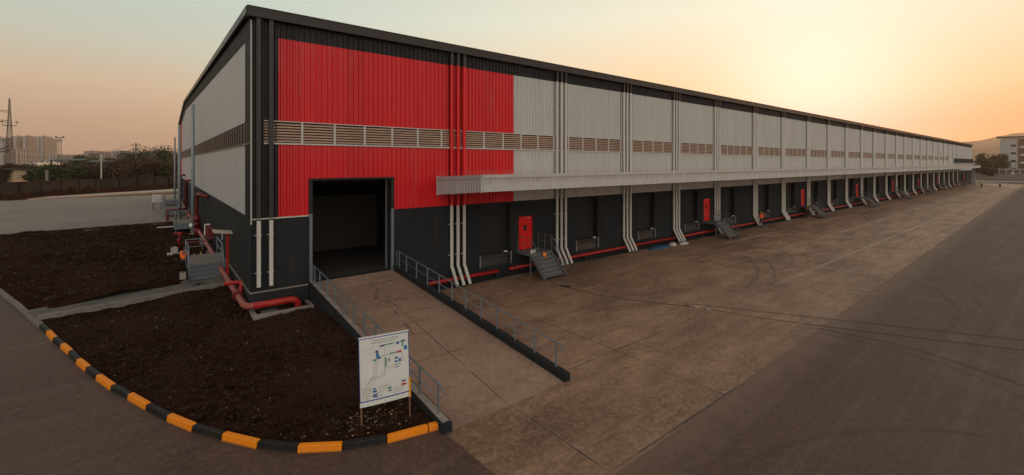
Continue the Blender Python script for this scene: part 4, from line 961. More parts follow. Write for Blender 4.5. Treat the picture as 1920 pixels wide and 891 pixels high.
for i, (x, y) in enumerate(((17.26, -10.8), (17.42, -11.35))):
    mb = MB(); mb.tube([(-.08, 0, .028), (.02, 0, .028)], .028, 8); mb.tube([(.02, 0, .028), (.08, 0, .028)], .02, 8); o = mb.build('cable_connector', M_galv); o.location = (x, y, .004); o.rotation_euler = (0, 0, -1.2); tag(o, ['white plug at the end of the cable from the stairs', 'white socket at the start of the near long cable'][i], 'connector')
mb = MB(); mb.box(-.3, .25, -.05, .05, .005, .07); mb.tube([(-.34, 0, .05), (-.22, 0, .09)], .05, 8); o = mb.build('cable_reel_socket', M_black, bevel=.01); o.location = (14.95, -4.3, .004); o.rotation_euler = (0, 0, -.6); tag(o, 'small black socket bar on the cable in front of the nearest stairs', 'socket')
def lump(name, loc, dims, m, label, cat, seed, rz=0):
    r = random.Random(seed); mb = MB(); mb.ball((0, 0, 0), 1, 16, 8)
    mb.v = [(v[0] * dims[0] * (1 + .25 * noise.noise(Vector(v) * 2.3 + Vector((seed, 0, 0)))), v[1] * dims[1] * (1 + .25 * noise.noise(Vector(v) * 2 + Vector((0, seed, 0)))), max(-.1, v[2]) * dims[2] * (1 + .3 * noise.noise(Vector(v) * 3 + Vector((seed, seed, 0)))) + .1 * dims[2]) for v in mb.v]
    o = mb.build(name, m, smooth=True); o.location = loc; o.rotation_euler = (0, 0, rz); tag(o, label, cat); return o
lump('tarpaulin', (29.3, -.9, .005), (1.5, .45, .16), paint('tarp_blue', (.025, .075, .15), .6, .25, 4), 'crumpled blue tarpaulin on the ground by the foot of the wall', 'tarpaulin', 1)
lump('cement_bag', (31.2, -.95, .005), (.38, .3, .24), paint('sack', (.42, .36, .29), .8, .15, 4), 'upright pale sack slumped right of the blue tarpaulin', 'sack', 2)
lump('cement_bag', (32.6, -1.15, .005), (.62, .3, .16), M_trim, 'flat pale sack lying right of the slumped sack', 'sack', 3)
lump('rag', (17.5, -1.2, 6.16), (.3, .3, .06), paint('rag_orange', (.45, .2, .08), .8, .2), 'crumpled orange cloth lying on top of the canopy', 'cloth', 4)
for i, x in enumerate((22.8, 28.6, 128)): lump('debris_bag', (x, -1.0, 6.15), (.25, .2, .09) if x < 100 else (1.6, .3, .15), M_black, ['dark scrap lying on the canopy after the second pipe group', 'dark scrap lying on the canopy after the third pipe group', 'long dark bundle lying far along the canopy'][i], 'scrap', 5 + i)
#PART2
# ------------------------------------------------------------------ people
M_skin = paint('skin', (.16, .075, .045), .6, .08, 8); M_hair = paint('hair', (.012, .01, .009), .6, .1, 8)
M_trou = paint('dark_trousers', (.02, .022, .03), .85, .15, 8); M_vest = paint('orange_vest', (.85, .12, .02), .7, .06, 8); M_vesty = paint('yellow_vest', (.45, .5, .04), .7, .06, 8)
M_shirt = paint('brown_shirt', (.12, .07, .05), .85, .12, 8); M_refl = paint('reflective_tape', (.6, .6, .55), .4, .05, 8); M_boot = paint('boots', (.03, .025, .02), .7, .1, 8)
def skin(name, verts, edges, radii, root, m, parent, sub=1):
    me = bpy.data.meshes.new(name); me.from_pydata(verts, edges, []); me.materials.append(m)
    o = bpy.data.objects.new(name, me); col.objects.link(o); o.parent = parent
    md = o.modifiers.new('skin', 'SKIN'); md.use_smooth_shade = True
    if not me.skin_vertices: return o
    for i, r in enumerate(radii):
        v = me.skin_vertices[0].data[i]; v.radius = (r, r) if not isinstance(r, tuple) else r; v.use_root = (i == root)
    s = o.modifiers.new('sub', 'SUBSURF'); s.levels = sub; s.render_levels = sub
    return o
POSES = {
 'squat': dict(pelvis=(0, -.12, .26), waist=(0, -.10, .41), chest=(0, .0, .66), neck=(0, .07, .82), head=(0, .14, .91), crown=(0, .17, 1.02),
   sh=(.19, .02, .77), el=(.24, .24, .58), wr=(.14, .46, .56), ha=(.12, .53, .56), hip=(.1, -.1, .26), kn=(.19, .28, .50), an=(.15, .06, .09), toe=(.18, .22, .04)),
 'stand': dict(pelvis=(0, 0, .93), waist=(0, 0, 1.08), chest=(0, .01, 1.3), neck=(0, .0, 1.47), head=(0, .02, 1.57), crown=(0, .02, 1.68),
   sh=(.18, 0, 1.42), el=(.25, .03, 1.14), wr=(.24, .14, .92), ha=(.24, .17, .85), hip=(.09, 0, .9), kn=(.11, .03, .5), an=(.12, 0, .09), toe=(.13, .16, .04)),
 'walk': dict(pelvis=(0, 0, .92), waist=(0, .02, 1.07), chest=(0, .05, 1.29), neck=(0, .07, 1.46), head=(0, .11, 1.56), crown=(0, .12, 1.67),
   sh=(.18, .05, 1.41), el=(.24, .0, 1.13), wr=(.22, .12, .92), ha=(.22, .16, .86), hip=(.09, 0, .89), kn=(.10, .12, .5), an=(.10, .02, .09), toe=(.11, .18, .04)),
 'crouch': dict(pelvis=(0, -.18, .50), waist=(0, -.12, .66), chest=(0, .05, .86), neck=(0, .18, .98), head=(0, .27, 1.02), crown=(0, .32, 1.12),
   sh=(.18, .13, .92), el=(.25, .30, .70), wr=(.18, .48, .62), ha=(.16, .55, .60), hip=(.1, -.18, .48), kn=(.17, .22, .50), an=(.14, .02, .09), toe=(.16, .18, .04)),
 'sit': dict(pelvis=(0, 0, .48), waist=(0, .0, .63), chest=(0, .04, .85), neck=(0, .06, 1.01), head=(0, .10, 1.11), crown=(0, .11, 1.22),
   sh=(.18, .05, .97), el=(.23, .14, .72), wr=(.16, .36, .62), ha=(.14, .42, .60), hip=(.1, .02, .46), kn=(.13, .42, .48), an=(.12, .42, .09), toe=(.12, .58, .04)),
}
def person(loc, rz, pose, vest, label, helmet=None, scale=1.0):
    P = POSES[pose]; p = empty('person', loc, rz, label=label, cat='person'); p.scale = (scale,) * 3
    V = []; E_ = []; Rr = []
    def add(v, r, frm=None):
        V.append(tuple(v)); Rr.append(r)
        if frm is not None: E_.append((frm, len(V) - 1))
        return len(V) - 1
    pe = add(P['pelvis'], (.145, .11)); wa = add(P['waist'], (.125, .10), pe); ch = add(P['chest'], (.16, .115), wa); ne = add(P['neck'], .055, ch)
    he = add(P['head'], (.078, .095), ne); cr_ = add(P['crown'], (.07, .085), he); add(Vector(P['head']) + Vector((0, .105, -.005)), .016, he)
    for e in (-1, 1): add(Vector(P['head']) + Vector((e * .085, -.005, 0)), .014, he)
    hands = []
    for s_ in (-1, 1):
        X = lambda k: (P[k][0] * s_, P[k][1] + (0.0 if pose != 'walk' or k not in ('kn', 'an', 'toe') or s_ > 0 else -.26 if k != 'kn' else -.1), P[k][2] + (.05 if pose == 'walk' and s_ < 0 and k == 'toe' else 0))
        sh = add(X('sh'), .062, ch); el = add(X('el'), .047, sh); wr = add(X('wr'), .032, el); ha = add(X('ha'), (.042, .022), wr)
        d = (Vector(X('ha')) - Vector(X('wr'))).normalized(); side = d.cross(Vector((0, 0, 1))) if abs(d.z) < .9 else Vector((0, 1, 0)); side.normalize()
        hands.append((Vector(X('ha')), d, side, s_))
        hi = add(X('hip'), .095, pe); kn = add(X('kn'), .062, hi); an = add(X('an'), .043, kn); add(X('toe'), (.045, .03), an)
    skin('body', V, E_, Rr, 0, M_skin if vest is None else M_skin, p)
    for hp, d, sd, s_ in hands:       # fingers rooted in the palm
        V = []; E_ = []; Rr = []
        for k, l in enumerate((.07, .08, .075, .06)):
            a = hp + sd * (-.027 + .018 * k); V += [tuple(a), tuple(a + d * l * .6 + Vector((0, 0, 0))), tuple(a + d * l + Vector((0, -.02, -.01)))]; n = len(V); E_ += [(n - 3, n - 2), (n - 2, n - 1)]; Rr += [.009, .009, .007]
        a = hp - sd * .03 - d * .03; V += [tuple(a), tuple(a - sd * .03 + d * .03)]; n = len(V); E_ += [(n - 2, n - 1)]; Rr += [.01, .008]
        for k in range(0, 12, 3): pass
        mb = MB()
        for e0, e1 in E_: mb.tube([V[e0], V[e1]], [Rr[e0], Rr[e1]], 6)
        mb.build('fingers', M_skin, p)
    # clothing: trousers and shirt, then the vest
    V = []; E_ = []; Rr = []
    pe = add(P['pelvis'], (.155, .12)); w_ = add(P['waist'], (.135, .11), pe)
    for s_ in (-1, 1):
        X = lambda k: Vector((P[k][0] * s_, P[k][1] + (0.0 if pose != 'walk' or k not in ('kn', 'an') or s_ > 0 else -.26 if k != 'kn' else -.1), P[k][2]))
        hi = add(X('hip'), .107, pe); kn = add(X('kn'), .078, hi); add(X('kn').lerp(X('an'), .92), .062, kn)
    skin('trousers', V, E_, Rr, 0, M_trou, p)
    V = []; E_ = []; Rr = []
    wa = add(Vector(P['pelvis']).lerp(Vector(P['waist']), .5), (.155, .12)); w2 = add(P['waist'], (.142, .118), wa); ch = add(P['chest'], (.176, .13), w2); add(Vector(P['chest']).lerp(Vector(P['neck']), .75), .085, ch)
    for s_ in (-1, 1):
        X = lambda k: Vector((P[k][0] * s_, P[k][1], P[k][2]))
        sh = add(X('sh'), .075, ch); add(X('sh').lerp(X('el'), .55), .062, sh)
    skin('vest' if vest else 'shirt', V, E_, Rr, 0, vest or M_shirt, p)
    for s_ in (-1, 1):
        X = lambda k: Vector((P[k][0] * s_, P[k][1] + (0.0 if pose != 'walk' or s_ > 0 else -.26), P[k][2]))
        mb = MB(); a, t = X('an'), X('toe'); mb.tube([a + Vector((0, -.05, -.03)), a + Vector((0, .03, -.035)), t + Vector((0, .03, 0))], [.05, .052, .038], 8); mb.tube([a + Vector((0, 0, .1)), a + Vector((0, 0, -.04))], .056, 8); mb.build('boot', M_boot, p)
    c = Vector(P['crown'])
    mb = MB(); mb.ball(c + Vector((0, -.01, -.04)), .115, 12, 6, (.88, 1.02, .95), vmin=-.1)
    if helmet: mb.tube([c + Vector((0, 0, -.05)), c + Vector((0, .01, -.045))], .01, 4); mb.tube([c + Vector((0, .02, -.055)), c + Vector((0, .02, -.042))], .14, 14)
    mb.build('helmet' if helmet else 'hair', helmet or M_hair, p, smooth=True)
    return p
M_hy = paint('helmet_yellow', (.6, .35, .03), .35, .05)
person((-1.86, 12.6, .62), R(-28), 'squat', M_vest, 'worker in an orange vest squatting at the concrete block by the entrance steps', scale=1.08)
person((47.9, -1.25, .0), R(-60), 'stand', M_vest, 'worker in an orange vest standing alone by the wall pipes', M_hy)
person((61.9, -1.1, .35), R(120), 'sit', None, 'worker in brown sitting under the landing of the third dock stairs', M_hy)
mb = MB(); mb.box(61.7, 62.15, -1.35, -.85, .01, .40); tag(mb.build('wooden_crate', M_rust, bevel=.01), 'small brown crate the seated worker sits on', 'crate')
mb = MB()
mb.box(61.3, 62.6, -1.5, -.7, 0.008, .3)
person((183.5, -6.0, .004), R(-120), 'stand', M_vesty, 'far worker in a yellow vest standing on the open yard', M_hy)
person((188.0, -9.3, .004), R(100), 'crouch', None, 'far worker in dark clothes crouching on the open yard')

# ------------------------------------------------------------------ background, left
M_wallold = paint('old_wall', (.018, .013, .011), .9, .45, .35, streak=True, dirt=(.05, .036, .030))
def segwall(name, pts, h, t, m, label, cat='wall', z=.5, parts=False):
    w = empty(name, (pts[0][0], pts[0][1], z), label=label, cat=cat)
    for (a, c) in zip(pts, pts[1:]):
        mb = MB(); A = Vector(a); B = Vector(c); d = (B - A).normalized(); nn = Vector((-d.y, d.x)) * t
        mb.hexa([(A.x, A.y, z), (B.x, B.y, z), (B.x + nn.x, B.y + nn.y, z), (A.x + nn.x, A.y + nn.y, z), (A.x, A.y, z + h), (B.x, B.y, z + h), (B.x + nn.x, B.y + nn.y, z + h), (A.x + nn.x, A.y + nn.y, z + h)])
        o = mb.build('wall_panel', m, w); o.location = (-pts[0][0], -pts[0][1], -z)
        L_ = (B - A).length; k = 0
        mb = MB()
        while k < L_:
            p = A + d * k; mb.bar((p.x, p.y, z), (p.x, p.y, z + h), .22, .34); k += 4.1
        mb.bar((A.x, A.y, z + h + .02), (B.x, B.y, z + h + .02), .3, .12)
        o = mb.build('wall_piers', m, w); o.location = (-pts[0][0], -pts[0][1], -z)
    return w
segwall('boundary_wall', [(-75, 72), (-25.5, 96.6), (-13.1, 114.5), (4, 129), (30, 151)], 3.0, .25, M_wallold, 'long stained grey boundary wall behind the far yard')
# rubble bank at wall foot
def bank(x, y): 
    return .5 + .5 * max(0, noise.noise(Vector((x * .3, y * .3, 0)))) + .25 * noise.noise(Vector((x, y, 3)))
mb = MB(); A = [Vector(p) for p in ((-70, 72.5), (-25.3, 93.9), (-13, 111.8), (3, 125.2))]; k0 = 0
for (a, c) in zip(A, A[1:]):
    d = (c - a).normalized(); nn = Vector((d.y, -d.x)); n_ = int((c - a).length / .8)
    for i in range(n_):
        for j in range(5):
            p = a + d * (i * .8) + nn * (j * .6); q = a + d * ((i + 1) * .8) + nn * (j * .6)
            hh = lambda v, jj: .50 + 1.5 * max(0, 1 - jj / 4.5) * (.7 + .8 * noise.noise(Vector((v.x * .5, v.y * .5, 0))))
            p2 = p + nn * .6; q2 = q + nn * .6
            mb.poly([(p.x, p.y, hh(p, j)), (p2.x, p2.y, hh(p2, j + 1)), (q2.x, q2.y, hh(q2, j + 1)), (q.x, q.y, hh(q, j))])
o = mb.build('rubble_bank', M_soil); tag(o, 'dark bank of soil and rubble heaped along the foot of the boundary wall', 'rubble', kind='stuff')

def leaf_mat(name, a, b):
    n = NB(name); c = n.mix(n.rng(n.noise(n.pos, .8, 4), .35, .65), a, b); n.b.inputs['Subsurface Weight'].default_value = 0.0
    return n.done(c, .7, 0, .2)
LG = leaf_mat('leaf_green', (.026, .036, .012), (.060, .072, .024)); LO = leaf_mat('leaf_olive', (.036, .037, .015), (.075, .066, .026)); LB = leaf_mat('leaf_brown', (.045, .023, .014), (.095, .052, .030)); LD = leaf_mat('leaf_dark', (.016, .024, .010), (.034, .040, .017))
M_bark = paint('bark', (.09, .065, .05), .9, .25, 3)
def crown_mesh(seed, rx_, rz_, n, leaf, m, zc):
    r = random.Random(seed); V = []; F = []
    blobs = [(r.uniform(-.65, .65) * rx_, r.uniform(-.65, .65) * rx_, zc + r.uniform(-.55, .6) * rz_, r.uniform(.28, .5)) for _ in range(11)]
    for i in range(n):
        bx, by_, bz, br = r.choice(blobs)
        d = Vector((r.gauss(0, 1), r.gauss(0, 1), r.gauss(0, 1))).normalized() * (r.random() ** .45)
        c = Vector((bx + d.x * br * rx_, by_ + d.y * br * rx_, bz + d.z * br * rz_ * 1.1))
        if c.z < .3: continue
        a = Vector((r.gauss(0, 1), r.gauss(0, 1), r.gauss(0, .7))).normalized(); b_ = a.cross(Vector((r.gauss(0, 1), r.gauss(0, 1), r.gauss(0, 1)))).normalized(); s_ = leaf * r.uniform(.6, 1.4); n0 = len(V)
        V += [tuple(c - a * s_), tuple(c + b_ * s_ * .5), tuple(c + a * s_), tuple(c - b_ * s_ * .5)]; F.append((n0, n0 + 1, n0 + 2, n0 + 3))
    me = bpy.data.meshes.new('crown'); me.from_pydata(V, [], F); me.materials.append(m); return me
def limb_mesh(seed, h, r0, spread, m=M_bark, n=7):
    r = random.Random(seed); mb = MB(); mb.tube([(0, 0, 0), (.05 * h * r.uniform(-1, 1), .03 * h, h * .35), (.08 * h * r.uniform(-1, 1), 0, h * .62)], [r0, r0 * .75, r0 * .45], 8)
    for i in range(n):
        t = r.uniform(0, 2 * math.pi); e = spread * r.uniform(.5, .95); mb.tube([(0, 0, h * r.uniform(.2, .5)), (math.cos(t) * e * .5, math.sin(t) * e * .5, h * .6), (math.cos(t) * e, math.sin(t) * e, h * r.uniform(.65, .95))], [r0 * .4, r0 * .25, r0 * .08], 5)
    me = bpy.data.meshes.new('trunk'); me.from_pydata(mb.v, [], mb.f); me.materials.append(m); return me
protos = {}
def tree(x, y, h, w, m, label, seed, group, z=.5, name='bushy_tree', leaf=None, n=1700):
    t = empty(name, (x, y, z), rz=seed * 1.3, label=label, cat='tree', group=group)
    key = (m.name, seed % 3, round(w / h, 1), leaf)
    rx_ = w / 2; lf = leaf or h * .038
    o = bpy.data.objects.new('crown', crown_mesh(seed, rx_, h * .42, n, lf, m, h * .56)); col.objects.link(o); o.parent = t
    o = bpy.data.objects.new('trunk', limb_mesh(seed, h, h * .035, rx_ * .8)); col.objects.link(o); o.parent = t
    return t
cx0, cy0 = -3.21, -22.11; fwx, fwy, rtx, rty = .6233, .7820, .7820, -.6233
def at(px, k): l = (px - 960) / 835 * k; return (cx0 + fwx * k + rtx * l, cy0 + fwy * k + rty * l)
GT = 'trees and scrub behind the boundary wall'
TL = [(-38, 132, 7.5, 12, LB, 'brown scrubby tree at the left picture edge beside the lattice tower'), (8, 135, 6.2, 10, LB, 'low brown scrub tree at the foot of the lattice tower'),
 (45, 140, 6.8, 11, LB, 'brown thorny tree right of the small cream hut'), (72, 138, 5.8, 9, LO, 'low olive tree in front of the white low houses'), (92, 128, 6.6, 9, LG, 'green bushy tree left of the pale concrete stub'), (112, 133, 6.4, 8, LG, 'bright green tree at the foot of the slim floodlight mast'),
 (134, 128, 6.6, 9, LO, 'olive tree in front of the dark shed roof'), (156, 131, 6.4, 9, LB, 'reddish brown bush left of the thin lamp pole'), (176, 136, 7.2, 8, LB, 'reddish brown bush just right of the thin lamp pole'),
 (148, 175, 11.0, 13, LG, 'round green tree rising above the dark shed roof'), (168, 182, 10.4, 11, LD, 'dark tree right of the round green one above the shed'),
 (205, 138, 7.6, 10, LB, 'brown bush at the right end of the dark shed'), (228, 136, 8.6, 12, LB, 'wide brown thicket below the wooden power pole'), (235, 160, 11.2, 12, LD, 'dark green tree left of the power pole'),
 (252, 132, 9.0, 12, LB, 'russet thicket right of the power pole'), (275, 162, 13.6, 15, LG, 'largest green spreading tree right of the power pole'), (300, 160, 13.0, 13, LG, 'green tree with upswept limbs left of the farthest gable pole'),
 (285, 130, 8.6, 12, LB, 'brown thicket under the largest green tree'), (312, 134, 8.6, 12, LO, 'olive brown thicket behind the farthest gable pole'), (335, 150, 9.5, 12, LD, 'dark tree half hidden by the end of the gable')]
for i, (px, k, h, w, m, lb) in enumerate(TL):
    x, y = at(px, k); tree(x, y, h, w, m, lb, 20 + i, GT, n=3600 if k < 150 else 3000, leaf=.25 if m is LB else .3)
# far continuous greenery
def thicket(name, pts, h, n, m, seed, label, leaf=.9):
    r = random.Random(seed); V = []; F = []
    for _ in range(n):
        i = r.randrange(len(pts) - 1); a = Vector(pts[i]); c = Vector(pts[i + 1]); p = a.lerp(c, r.random()) + Vector((r.uniform(-8, 8), r.uniform(-8, 8)))
        hh = h * (.55 + .6 * noise.noise(Vector((p.x * .04, p.y * .04, seed)))) ; z = max(.2, hh * r.random() ** .6); q = Vector((p.x, p.y, z))
        a_ = Vector((r.gauss(0, 1), r.gauss(0, 1), r.gauss(0, .7))).normalized(); b_ = a_.cross(Vector((r.gauss(0, 1), r.gauss(0, 1), 1))).normalized(); n0 = len(V); s_ = leaf * r.uniform(.6, 1.4)
        V += [tuple(q - a_ * s_), tuple(q + b_ * s_ * .6), tuple(q + a_ * s_), tuple(q - b_ * s_ * .6)]; F.append((n0, n0 + 1, n0 + 2, n0 + 3))
    me = bpy.data.meshes.new(name); me.from_pydata(V, [], F); me.materials.append(m); o = bpy.data.objects.new(name, me); col.objects.link(o); tag(o, label, 'scrub', kind='stuff')
thicket('scrub', [at(-60, 150), at(120, 160), at(250, 170), at(345, 170)], 5.5, 9000, LB, 4, 'mass of dry brown scrub filling the ground behind the boundary wall', .45)
thicket('far_woodland', [at(-80, 420), at(150, 420), at(340, 430)], 12, 9000, LD, 6, 'distant band of dull green woodland below the towers', 1.6)

# sheds and hut
M_shed = paint('shed_roof', (.05, .045, .045), .6, .2, .5)
def shed(pxa, pxb, k, zt, label, m=M_shed, depth=10):
    (xa, ya), (xb, yb) = at(pxa, k), at(pxb, k + 4); s_ = empty('open_shed', (xa, ya, .5), label=label, cat='shed')
    A = Vector((0, 0)); B = Vector((xb - xa, yb - ya)); d = B.normalized(); nn = Vector((-d.y, d.x)) * depth
    mb = MB(); mb.hexa([(A.x, A.y, zt - .9), (B.x, B.y, zt - .9), (B.x + nn.x, B.y + nn.y, zt - .3), (nn.x, nn.y, zt - .3), (A.x, A.y, zt - .65), (B.x, B.y, zt - .65), (B.x + nn.x, B.y + nn.y, zt - .05), (nn.x, nn.y, zt - .05)]); mb.build('roof', m, s_)
    for t in (.03, .35, .66, .97):
        q = B * t + nn * .1; mb = MB(); mb.box(q.x - .2, q.x + .2, q.y - .2, q.y + .2, 0, zt - .85); mb.build('post', M_shed, s_)
shed(92, 152, 145, 8.2, 'long open shed with a flat dark roof left of the round green tree'); shed(158, 214, 150, 7.7, 'open shed with a flat dark roof right of the round green tree')
(x_, y_) = at(33, 136); ht = empty('hut', (x_, y_, .5), R(38), label='small cream hut with a dark overhanging roof beside the lattice tower', cat='hut')
mb = MB(); mb.box(-1.6, 1.6, -1.5, 1.5, 0, 4.6); mb.build('wall', paint('cream', (.55, .40, .25), .8, .1), ht); mb = MB(); mb.box(-3.6, 3.0, -2.2, 2.2, 4.6, 5.0); mb.build('roof', M_shed, ht)
(x_, y_) = at(88, 122); mb = MB(); mb.box(-.3, .3, -.3, .3, 0, 4.6); o = mb.build('concrete_post', M_conc2, bevel=.03); o.location = (x_, y_, .5); tag(o, 'thick pale concrete stub standing behind the wall among green leaves', 'post')

# lattice tower at the left edge
M_lat = paint('lattice_steel', (.10, .085, .08), .6, .15, 2)
def lattice(name, px, k, zbase, ztop, wb, wt, label, arms=(), taper_at=.55, nseg=16, head=False):
    x, y = at(px, k); t = empty(name, (x, y, zbase), math.atan2(y - cy0, x - cx0) - math.pi / 2, label=label, cat='tower'); Ht = ztop - zbase
    wid = lambda z: (wb + (wt - wb) * min(1, z / (Ht * taper_at))) if z < Ht * taper_at else wt * (1 if head else max(.05, 1 - (z - Ht * taper_at) / (Ht * (1 - taper_at)) * .9))
    mb = MB(); bw = wb * .05 + .06; zs = [Ht * (i / nseg) for i in range(nseg + 1)]
    for sx in (-1, 1):
        for sy in (-1, 1):
            mb = MB(); mb.tube([(sx * wid(a) / 2, sy * wid(a) / 2, a) for a in zs], bw * .6, 4); mb.build('leg', M_lat, t)
    mb = MB()
    for a, c in zip(zs, zs[1:]):
        wa, wc = wid(a) / 2, wid(c) / 2
        for (p, q, r2, s2) in (((-1, -1), (1, -1), 0, 0), ((1, -1), (1, 1), 0, 0), ((1, 1), (-1, 1), 0, 0), ((-1, 1), (-1, -1), 0, 0)):
            mb.bar((p[0] * wa, p[1] * wa, a), (q[0] * wc, q[1] * wc, c), bw * .6); mb.bar((q[0] * wa, q[1] * wa, a), (p[0] * wc, p[1] * wc, c), bw * .6); mb.bar((p[0] * wc, p[1] * wc, c), (q[0] * wc, q[1] * wc, c), bw * .6)
    mb.build('bracing', M_lat, t)
    for z, l in arms:
        for sd in ((-1,) if l < 0 else (-1, 1)):
            l_ = abs(l); w = wid(z) / 2; mb = MB(); mb.bar((sd * w, 0, z), (sd * l_, 0, z + .1), .16); mb.bar((sd * w, 0, z - l_ * .16), (sd * l_, 0, z), .12)
            n_ = 5
            for i in range(n_): f = i / n_; g2 = (i + 1) / n_; xa = w + (l_ - w) * f; xb = w + (l_ - w) * g2; mb.bar((sd * xa, 0, z), (sd * xb, 0, z - l_ * .16 * (1 - g2)), .08)
            arm = mb.build('cross_arm', M_lat, t)
            ib = MB(); ib.tube([(sd * l_ * .95, 0, z), (sd * l_ * .95, 0, z - 1.4)], .14, 6); ib.build('insulator', M_steel2, arm)
    return t, x, y
k = 165; zt = 7 + (306.5 - 185) * k / 835
tw, tx, ty = lattice('transmission_tower', 18, k, .3, zt, 2.9, 1.35, 'tall steel lattice tower carrying lines at the left picture edge', arms=((26.2, -5), (22.6, -4.5), (15.5, -5)), nseg=26)
# platform ring with lamps at y~235
mb = MB(); zr = 7 + (306.5 - 236) * k / 835; mb.box(-1.7, 1.7, -1.0, 1.0, zr - .3, zr - .15)
for sx in (-1.7, 1.7): mb.bar((sx, 0, zr - .3), (sx * 1.12, 0, zr + 1.1), .12); mb.box(sx * 1.12 - .4, sx * 1.12 + .4, -.3, .3, zr + 1.0, zr + 1.35)
mb.bar((-1.7, -.9, zr + .8), (1.7, -.9, zr + .8), .08); mb.build('lamp_platform', M_lat, tw)
zm = 7 + (306.5 - 258) * 250 / 835
tm, mx, my = lattice('floodlight_mast', 112, 250, .3, zm, 1.7, 1.5, 'slim lattice mast with two floodlights on top left of the sheds', head=True, nseg=14)
mb = MB(); Hm = zm - .3; mb.box(-1.5, 1.5, -.3, .3, Hm - .4, Hm)
for sx in (-1.5, 1.5): mb.box(sx - .35, sx + .35, -.3, .3, Hm, Hm + .9)
mb.box(-1.1, 1.1, -.3, .3, Hm - 2.0, Hm - 1.6); mb.build('lamp_head', M_lat, tm)
# power pole and lamp pole
def ppole(px, k, zt, label, arms, r=.2, name='power_pole', m=M_lat):
    x, y = at(px, k); p = empty(name, (x, y, .5), R(-38), label=label, cat='pole'); mb = MB(); mb.tube([(0, 0, 0), (0, 0, zt)], [r, r * .7], 8); mb.build('pole_shaft', m, p)
    for z, w in arms:
        mb = MB(); mb.box(-w, w, -.08, .08, z, z + .16); a = mb.build('cross_arm', m, p)
        mb = MB()
        for sx in (-w, w): mb.tube([(sx, 0, z + .16), (sx, 0, z + .75)], .12, 6)
        mb.build('insulator', M_steel2, a)
    return x, y
ppx, ppy = ppole(255, 150, 13.4, 'dark power pole with short stacked cross arms above the green trees', ((12.4, 1.3), (11.2, .8), (9.6, 1.0)), .26)
lpx, lpy = ppole(190, 105, 8.6, 'slender pale pole with cross arms standing in front of the boundary wall', ((8.0, .55), (7.4, .35)), .13, 'lamp_pole', M_trim)
ppole(245, 260, 10.5, 'faint far power pole left of the dark power pole', ((9.8, 1.5), (8.8, 1.2)), .25)
# wires
def wire(a, c, sag, label, n=14, r=.05):
    a = Vector(a); c = Vector(c); mb = MB(); pts = []
    for i in range(n + 1): t = i / n; p = a.lerp(c, t); p.z -= sag * 4 * t * (1 - t); pts.append(p)
    mb.tube(pts, r, 4); tag(mb.build('power_line', M_lat), label, 'power line', 'power lines across the sky at left')
wire((ppx, ppy, 13.6), (tx + 1, ty, 10), 2.5, 'upper thin wire sagging from the dark power pole to the lattice tower'); wire((ppx, ppy, 12.0), (tx + 1, ty, 8.5), 2.5, 'lower thin wire sagging from the dark power pole to the lattice tower')
xa, ya = at(420, 230); wire((ppx, ppy, 13.5), (xa, ya, 9), 1.5, 'thin wire running from the dark power pole behind the gable')
xa, ya = at(-120, 160)
for i, (z, zz) in enumerate(((13.2, 8.0), (11.8, 8.5))): wire((tx, ty, z), (xa, ya, zz + i), .6, ['thick dark line leaving the lattice tower on its left, upper', 'thick dark line leaving the lattice tower on its left, lower'][i], r=.22)
for z, l in ((26.2, 5), (22.6, 4.5), (15.5, 5)): wire((tx - l * .75, ty + l * .55, z - 1.4), (xa - 20, ya, z - 2), 3.0, 'thin line hanging from the %s cross arm of the lattice tower' % {26.2: 'top', 22.6: 'middle', 15.5: 'lowest'}[z])

# tower blocks far behind
def facade(name, a, dk, fl=3.2, wx=3.4):
    n = NB(name); p = n.xyz(n.obj)
    fz = n.math('FRACT', n.math('DIVIDE', p[2], fl)); win = n.math('MULTIPLY', n.rng(fz, .3, .34), n.rng(fz, .78, .82, 1, 0))
    fx = n.math('FRACT', n.math('DIVIDE', n.math('ADD', p[0], p[1]), wx)); win = n.math('MULTIPLY', win, n.math('MULTIPLY', n.rng(fx, .2, .24), n.rng(fx, .74, .78, 1, 0)))
    return n.done(n.mix(win, a, dk), .8)
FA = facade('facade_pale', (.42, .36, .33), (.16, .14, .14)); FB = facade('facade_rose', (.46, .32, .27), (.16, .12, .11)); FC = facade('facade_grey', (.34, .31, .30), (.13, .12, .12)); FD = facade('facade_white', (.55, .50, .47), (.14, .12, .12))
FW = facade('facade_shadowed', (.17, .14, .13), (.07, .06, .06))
def block(px0, px1, ytop, k, m, label, name='tower_block', ridges=4, depth=26, group='apartment towers on the skyline', z0=-1, crown=True):
    (xa, ya), (xb, yb) = at(px0, k), at(px1, k); w = math.hypot(xb - xa, yb - ya); zt = 7 + (306.5 - ytop) * k / 835; b = empty(name, (xa, ya, z0), math.atan2(yb - ya, xb - xa), label=label, cat='building', group=group); zt -= z0
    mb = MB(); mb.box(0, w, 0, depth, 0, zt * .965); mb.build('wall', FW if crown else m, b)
    for i in range(ridges):
        x0 = w * (i + .14) / ridges; x1 = w * (i + .60) / ridges; mb = MB(); mb.box(x0, x1, -2.6, 0, 0, zt * (.955 if i % 2 else .945)); mb.build('bay', m, b)
    mb = MB(); mb.box(w * .25, w * .55, depth * .3, depth * .6, zt * .965, zt); mb.box(w * .22, w * .6, depth * .25, depth * .65, zt - .8, zt - .1) if crown else None; mb.build('roof_house', m, b)
    return b
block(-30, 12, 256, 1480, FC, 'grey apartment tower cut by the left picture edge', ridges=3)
block(24, 36, 253.5, 1500, FA, 'narrow pale tower directly right of the lattice tower', ridges=1); block(36, 44, 257, 1540, FC, 'low shouldered grey tower second from the lattice tower', ridges=1)
